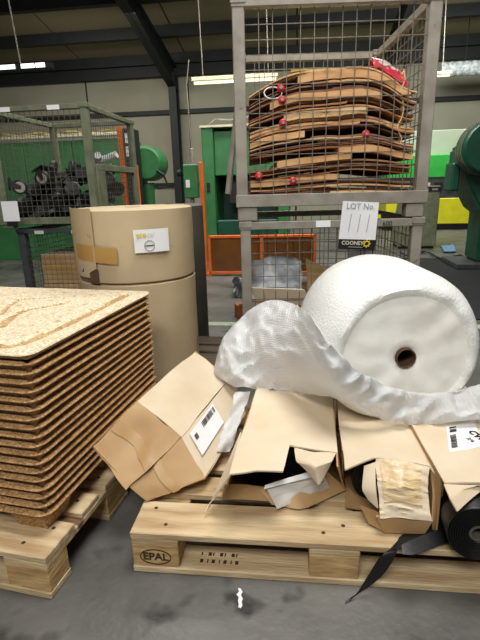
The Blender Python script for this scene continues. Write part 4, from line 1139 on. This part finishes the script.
def film_roll(label, front, back, r, core=0.0, turns=True, name='film_roll', flat=1.0):
    t = thing(name, label, 'roll', (front.x, front.y, front.z - r * flat), 0)
    ax = (back - front); L_ = ax.length; z = ax.normalized(); x = z.cross(Vector((0, 0, 1))).normalized(); y = z.cross(x)
    mx = Matrix.Identity(4)
    for i in range(3): mx[i][0], mx[i][1], mx[i][2], mx[i][3] = x[i], y[i] * flat, z[i], front[i]
    prof = [(core, L_), (core, 0.02), (core, 0.004)]
    k = 9
    for i in range(k):
        a = core + (r - core) * i / k; b_ = core + (r - core) * (i + 0.75) / k
        prof += [(a + .0015, 0.004), (a + 0.003, 0.0), (b_, 0.0), (b_ + 0.001, 0.005)]
    prof += [(r, 0.006), (r, L_), (core, L_)] if core else [(r, 0.006), (r, L_), (0, L_)]
    MB().lathe(prof, 40, mx, fn=lambda rr, zz, a: (rr * (1 + 0.025 * math.sin(a * 3 + rr * 30)), zz)).build('roll_body', M_FILM, t, world=True, smooth=True)
    if core: MB().lathe([(core * 0.72, 0.002), (core, 0.002), (core, L_ * .5), (core * 0.72, L_ * .5)], 24, mx, closed=True).build('core_tube', M_GREY_ROLL, t, world=True, smooth=True)
    return t


film_roll('black film roll lying inside the middle torn carton, showing in its mouth', Vector((0.035, 1.33, Zd + .076)), Vector((0.13, 1.8, Zd + .076)), 0.07)
film_roll('second black film roll inside the middle torn carton, under the torn corner', Vector((0.185, 1.32, Zd + .076)), Vector((0.26, 1.8, Zd + .076)), 0.07)

# --- carton C: front end half closed and taped
TC = 0.324
ccx = thing('carton', 'brown carton with a crumpled taped end and a hole at its corner', 'carton', (0.45, 1.4, Zd), 0)
cl0, cl1 = atz(345, 470, TC), atz(339, 403, TC) + Vector((0.03, 0.22, 0))
cr0, cr1 = atz(442, 484, TC - .005), atz(398, 415, TC) + Vector((0.05, 0.28, 0))
ce0 = atz(376, 458, TC + .004); ce1 = atz(429, 467, TC + .004)
panel(ccx, [[cl0, atz(362, 463, TC + .002), ce0, ce1, cr0], [cl1, cl1.lerp(cr1, .25), cl1.lerp(cr1, .5), cl1.lerp(cr1, .75), cr1]], 'top_panel', M_KRAFT, -0.005, 18, 18, 0.007, 7, 21)
clb, crb = Vector((0.315, 1.22, Zd)), Vector((0.575, 1.14, Zd))
clb1, crb1 = Vector((0.43, 1.85, Zd)), Vector((0.70, 1.82, Zd))
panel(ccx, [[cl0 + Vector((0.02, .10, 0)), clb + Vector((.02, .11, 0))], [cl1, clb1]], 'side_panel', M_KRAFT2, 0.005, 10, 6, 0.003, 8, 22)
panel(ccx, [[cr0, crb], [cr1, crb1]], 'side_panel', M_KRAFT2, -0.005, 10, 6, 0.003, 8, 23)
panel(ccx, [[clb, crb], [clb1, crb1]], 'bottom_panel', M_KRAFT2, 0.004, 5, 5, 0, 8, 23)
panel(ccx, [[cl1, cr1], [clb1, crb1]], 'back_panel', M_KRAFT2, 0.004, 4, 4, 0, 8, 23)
# the taped end slopes forward and down
eA = atz(380, 517, .205); eB = atz(433, 521, .205)
efg = crumple(lerp_grid([[ce0, ce0.lerp(ce1, .5) + Vector((0, 0, .006)), ce1], [atz(377, 486, .275), atz(404, 488, .285), atz(428, 492, .268)], [eA, eA.lerp(eB, .5) + Vector((0, -.006, .006)), eB]], 26, 22), 0.007, 15, 24)
for i_, r_ in enumerate(efg):                      # the end was pressed in: shallow folds across it
    for j_ in range(len(r_)): r_[j_] = r_[j_] + Vector((0, -0.006, 0.004)) * (abs(noise.noise(Vector((i_ * 0.55, j_ * 0.09, 3)))) * 1.6)
MB().sheet(efg, -0.005).build('end_flap', M_KRAFT, ccx, world=True, smooth=True)
MB().sheet([[p_ + Vector((0, -0.0025, 0.003)) for p_ in r_[2:19]] for r_ in efg[1:20]], 0.0008).build('clear_tape', M_CLEAR_TAPE, ccx, world=True, smooth=True)
panel(ccx, [[eA + Vector((-.01, .004, 0)), eB], [atz(384, 532, .152), atz(424, 535, .152)]], 'end_flap', M_KRAFT2, -0.005, 6, 8, 0.003, 10, 26)
panel(ccx, [[ce1 + Vector((.004, .0, 0)), cr0], [atz(433, 497, .262), atz(440, 500, .25)], [atz(433, 521, .205), atz(434, 530, .17)]], 'corner_flap', M_KRAFT2, -0.004, 10, 6, 0.002, 12, 27)
panel(ccx, [[atz(364, 466, TC - .012), atz(375, 462, TC - .004)], [atz(362, 490, .25), atz(376, 492, .262)], [atz(368, 500, .225), atz(377, 508, .22)]], 'corner_flap', M_KRAFT, -0.004, 10, 6, 0.002, 12, 28)
panel(ccx, [[atz(360, 505, .19), atz(382, 514, .2)], [atz(368, 524, .152), atz(386, 533, .152)]], 'torn_edge', M_KRAFT2, -0.004, 6, 6, 0.003, 12, 29)
lo, pt, X, n, lw, lh = quadlabel(ccx, [atz(367, 413, TC + .006), atz(387, 426, TC + .006), atz(391, 421.5, TC + .006), atz(369, 409, TC + .006)], 'paper_strip', M_WHITE)
film_roll('black film roll inside the taped-end carton, dark behind its corner hole', Vector((0.405, 1.245, Zd + .072)), Vector((0.52, 1.78, Zd + .072)), 0.068)

# --- carton D: at the pallet's end, flap hanging over a black roll
TD = 0.345
cdx = thing('carton', 'brown carton with a shipping label, its end flap hanging over a black roll', 'carton', (0.8, 1.45, Zd), 0)
dl0, dl1 = atz(444, 484, TD), atz(400, 419, TD) + Vector((0.06, 0.36, 0))
dr0, dr1 = dl0 + Vector((.30, -.03, 0)), dl1 + Vector((.28, -.03, 0))
panel(cdx, [[dl0, dl0.lerp(dr0, .5) + Vector((0, 0, .004)), dr0], [dl1, dl1.lerp(dr1, .5), dr1]], 'top_panel', M_KRAFT, -0.005, 16, 14, 0.003, 7, 31)
db0, db1 = Vector((dl0.x + .012, dl0.y + .03, Zd)), Vector((dl1.x, dl1.y, Zd)); de0, de1 = Vector((dr0.x, dr0.y, Zd)), Vector((dr1.x, dr1.y, Zd))
panel(cdx, [[dl0 + Vector((.01, .03, 0)), db0], [dl1, db1]], 'side_panel', M_KRAFT2, 0.005, 8, 6, 0.002, 8, 32)
panel(cdx, [[dr0, de0], [dr1, de1]], 'side_panel', M_KRAFT2, -0.005, 8, 6, 0.002, 8, 33)
panel(cdx, [[dl1, dr1], [db1, de1]], 'back_panel', M_KRAFT2, 0.004, 4, 4, 0, 8, 23)
panel(cdx, [[db0, de0], [db1, de1]], 'bottom_panel', M_KRAFT2, 0.004, 4, 4, 0, 8, 23)
panel(cdx, [[dl0, dl0.lerp(dr0, .35), dl0.lerp(dr0, .8)], [atz(450, 498, TD - .01), atz(468, 488, TD - .006), atz(495, 474, TD)], [atz(457, 511, TD - .035), atz(470, 500, TD - .025), atz(493, 482, TD - .01)]], 'end_flap', M_KRAFT, -0.005, 12, 10, 0.002, 12, 34)
up = Vector((0, 0, .009))
lo, pt, X, n, lw, lh = quadlabel(cdx, [atz(449, 455, TD) + up, atz(483, 449, TD) + up, atz(474, 423, TD) + up, atz(446, 429, TD) + up], 'paper_label', M_WHITE)
barcode(cdx, pt, .08, .26, .12, .62, 'v', 12); barcode(cdx, pt, .08, .30, .72, .95, 'v', 3)
Yl = X.cross(n)
text_mesh('CW', 0.034, 'lettering', M_INK, cdx, frame(pt(.88, .42), Yl, n), bold=True)
text_mesh('3/4', 0.02, 'lettering', M_INK, cdx, frame(pt(.66, .30), Yl, n))
rc = atz(478, 533, Zd + .1)
film_roll('large black film roll with a grey core jutting from the labelled carton', Vector((rc.x + .01, rc.y + .01, Zd + .086)), Vector((rc.x + .10, rc.y + .45, Zd + .086)), 0.081, 0.024)

# black straps trailing off the pallet
def strap(pts, wds, label):
    rows = [[], []]
    for i, (p, wv) in enumerate(zip(pts, wds)):
        rows[0].append(p - wv); rows[1].append(p + wv)
    o = MB().sheet(refine(rows + [], 2, 40) if False else [refine_line(rows[0], 40), refine_line(rows[1], 40)], 0.002).build('film_strap', M_FILM, smooth=True)
    return tag(o, label, 'strap')


q = [atz(462, 520, Zd + .02), atz(436, 533, Zd + .012), atz(410, 540, Zd + .006), atz(395, 545, Zd + .006), atz(388, 556, .135), atz(376, 575, .075), atz(362, 591, .022), atz(347, 601, .005)]
wv = [Vector((.0, .03, 0)), Vector((.0, .03, 0)), Vector((.006, .03, 0)), Vector((.016, .02, 0)), Vector((.022, .0, .006)), Vector((.022, .0, .004)), Vector((.016, .004, .006)), Vector((.008, .006, .002))]
strap(q, wv, 'long black film strip hanging over the pallet edge down to the floor')
q = [atz(470, 528, Zd + .02), atz(440, 537, Zd + .02), atz(415, 547, Zd + .018), atz(402, 550, Zd + .014)]
strap(q, [Vector((0.002, .022, .004))] * 3 + [Vector((.002, .012, .004))], 'short shiny black film strip lying across the deck board')
rows = [[atz(435 + 60 * j / 7, 505 + 36 * i / 5, Zd + 0.008 + 0.03 * (1 - i / 5) + 0.012 * abs(noise.noise(Vector((i * .7, j * .7, 4))))) for j in range(8)] for i in range(6)]
tag(MB().sheet(refine(rows, 12, 18), 0.003).build('film_scrap', M_FILM, smooth=True), 'crumpled black film spread on the deck under the jutting roll', 'film')

# ================================================================== BUBBLE WRAP
BC = Vector((0.549, 1.43, 0.556)); BR = 0.290
BYAW = 0.05
br = thing('bubble_wrap_roll', 'huge white bubble wrap roll lying across the torn cartons', 'roll', (BC.x, BC.y, BC.z - 0.26), BYAW)
mxB = Matrix.Translation((0, 0, 0.26)) @ Matrix.Rotation(-math.pi / 2, 4, 'X')      # local z of the lathe points back (+y)


def bfn(r, z, a):
    low_ = max(0.0, math.sin(a))                     # +y of the lathe is down
    k = 1 - 0.10 * low_ ** 2 * (r / BR)
    nse = noise.noise(Vector((math.cos(a) * 1.6, math.sin(a) * 1.6, z * 5 + r * 4)))
    k *= 1 + 0.018 * nse
    dz = 0.012 * noise.noise(Vector((math.cos(a) * r * 14, math.sin(a) * r * 14, 3))) * (1 if 0.05 < r < 0.25 else 0.3)
    return r * k, z + dz


face = [(0.034, 0.012), (0.045, 0.004), (0.07, 0.0), (0.10, 0.004), (0.13, -0.002), (0.155, 0.003), (0.178, 0.0), (0.20, 0.005), (0.212, 0.003)]
side = [(0.212, 0.003), (0.222, -0.004), (0.236, -0.004), (0.250, 0.006), (0.263, 0.022), (0.274, 0.042), (0.283, 0.07), (0.289, 0.11), (0.291, 0.2), (0.291, 0.33), (0.287, 0.42), (0.27, 0.455), (0.2, 0.47), (0.034, 0.47)]
MB().lathe([(0.034, 0.30), (0.034, 0.15)] + face, 96, mxB, fn=bfn).build('roll_end', M_BFACE, br, smooth=True)
MB().lathe(side, 110, mxB, fn=bfn).build('roll_side', M_BROLL, br, smooth=True)
MB().lathe([(0.0305, -0.003), (0.0335, -0.003), (0.0335, 0.46), (0.0305, 0.46)], 32, mxB, closed=True).build('core_tube', M_CORE, br, smooth=True)
o = [c for c in br.children if c.name.startswith('roll_end')][0]
bm = bmesh.new(); bm.from_mesh(o.data)                 # open the lathe's end caps so that the core hole is a hole
bmesh.ops.delete(bm, geom=[f for f in bm.faces if len(f.verts) > 8], context='FACES'); bm.to_mesh(o.data); bm.free()
o = [c for c in br.children if c.name.startswith('roll_side')][0]
bm = bmesh.new(); bm.from_mesh(o.data); bmesh.ops.delete(bm, geom=[f for f in bm.faces if len(f.verts) > 8], context='FACES'); bm.to_mesh(o.data); bm.free()

G = [
    [(214, 364, 1.95), (229, 332, 2.02), (262, 304, 1.98), (293, 306, 1.80), (313, 320, 1.46), (333, 348, 1.36), (362, 376, 1.36), (402, 393, 1.39), (445, 395, 1.38), (495, 383, 1.38)],
    [(213, 369, 1.90), (226, 350, 1.88), (258, 332, 1.84), (290, 332, 1.66), (318, 342, 1.41), (340, 364, 1.345), (370, 388, 1.345), (408, 402, 1.37), (450, 404, 1.36), (498, 396, 1.36)],
    [(214, 374, 1.86), (229, 368, 1.80), (256, 362, 1.77), (290, 362, 1.60), (322, 370, 1.37), (345, 383, 1.335), (378, 401, 1.345), (414, 412, 1.36), (455, 413, 1.34), (500, 408, 1.34)],
    [(216, 378, 1.86), (234, 388, 1.78), (262, 392, 1.715), (296, 394, 1.65), (330, 401, 1.46), (353, 409, 1.39), (390, 424, 1.36), (425, 428, 1.36), (462, 424, 1.325), (504, 420, 1.33)],
]
g = refine([[aty(*p) for p in r] for r in G], 56, 150)
out = []
for i, r in enumerate(g):
    row = []
    for j, p in enumerate(r):
        e = min(1.0, j / 12) * (0.35 + 0.65 * min(1, i / 8))
        v1 = noise.noise(Vector((p.x * 9 + p.z * 5, p.y * 4, p.z * 9)))
        v2 = 1 - abs(noise.noise(Vector((p.x * 16 - p.z * 9, p.y * 6, p.z * 16 + 4)))) * 2
        v3 = noise.noise(Vector((p.x * 45, p.y * 30, p.z * 45)))
        row.append(p + Vector((0.012 * v1, -0.020 * v2 * e + 0.010 * e - 0.004 * v3, 0.016 * v2 * e + 0.006 * v3 + 0.004)))
    out.append(row)
mbs = MB(); mbs.sheet(out, 0.002, uvs=True)
mbs.uv = [(u * 1.25, v * 0.45) for u, v in mbs.uv]
tag(mbs.build('bubble_wrap_sheet', M_BUBBLE, smooth=True), 'loose translucent bubble wrap sheet pulled from the roll and draped over the cartons', 'bubble wrap')
# strip tucked between the two left cartons
rows = [[atz(236 + 14 * j / 3 - 4 * i, 392 + 12 * i, 0.315 - 0.022 * i + 0.012 * math.sin(i * 1.7 + j)) for j in range(4)] for i in range(6)]
ms = MB(); ms.sheet(crumple(refine(rows, 26, 14), 0.006, 30, 4), 0.002, uvs=True); ms.uv = [(u * 0.12, v * 0.3) for u, v in ms.uv]
tag(ms.build('bubble_wrap_scrap', M_BUBBLE, smooth=True), 'narrow greyish bubble wrap scrap tucked between the tipped carton and the middle carton', 'bubble wrap')
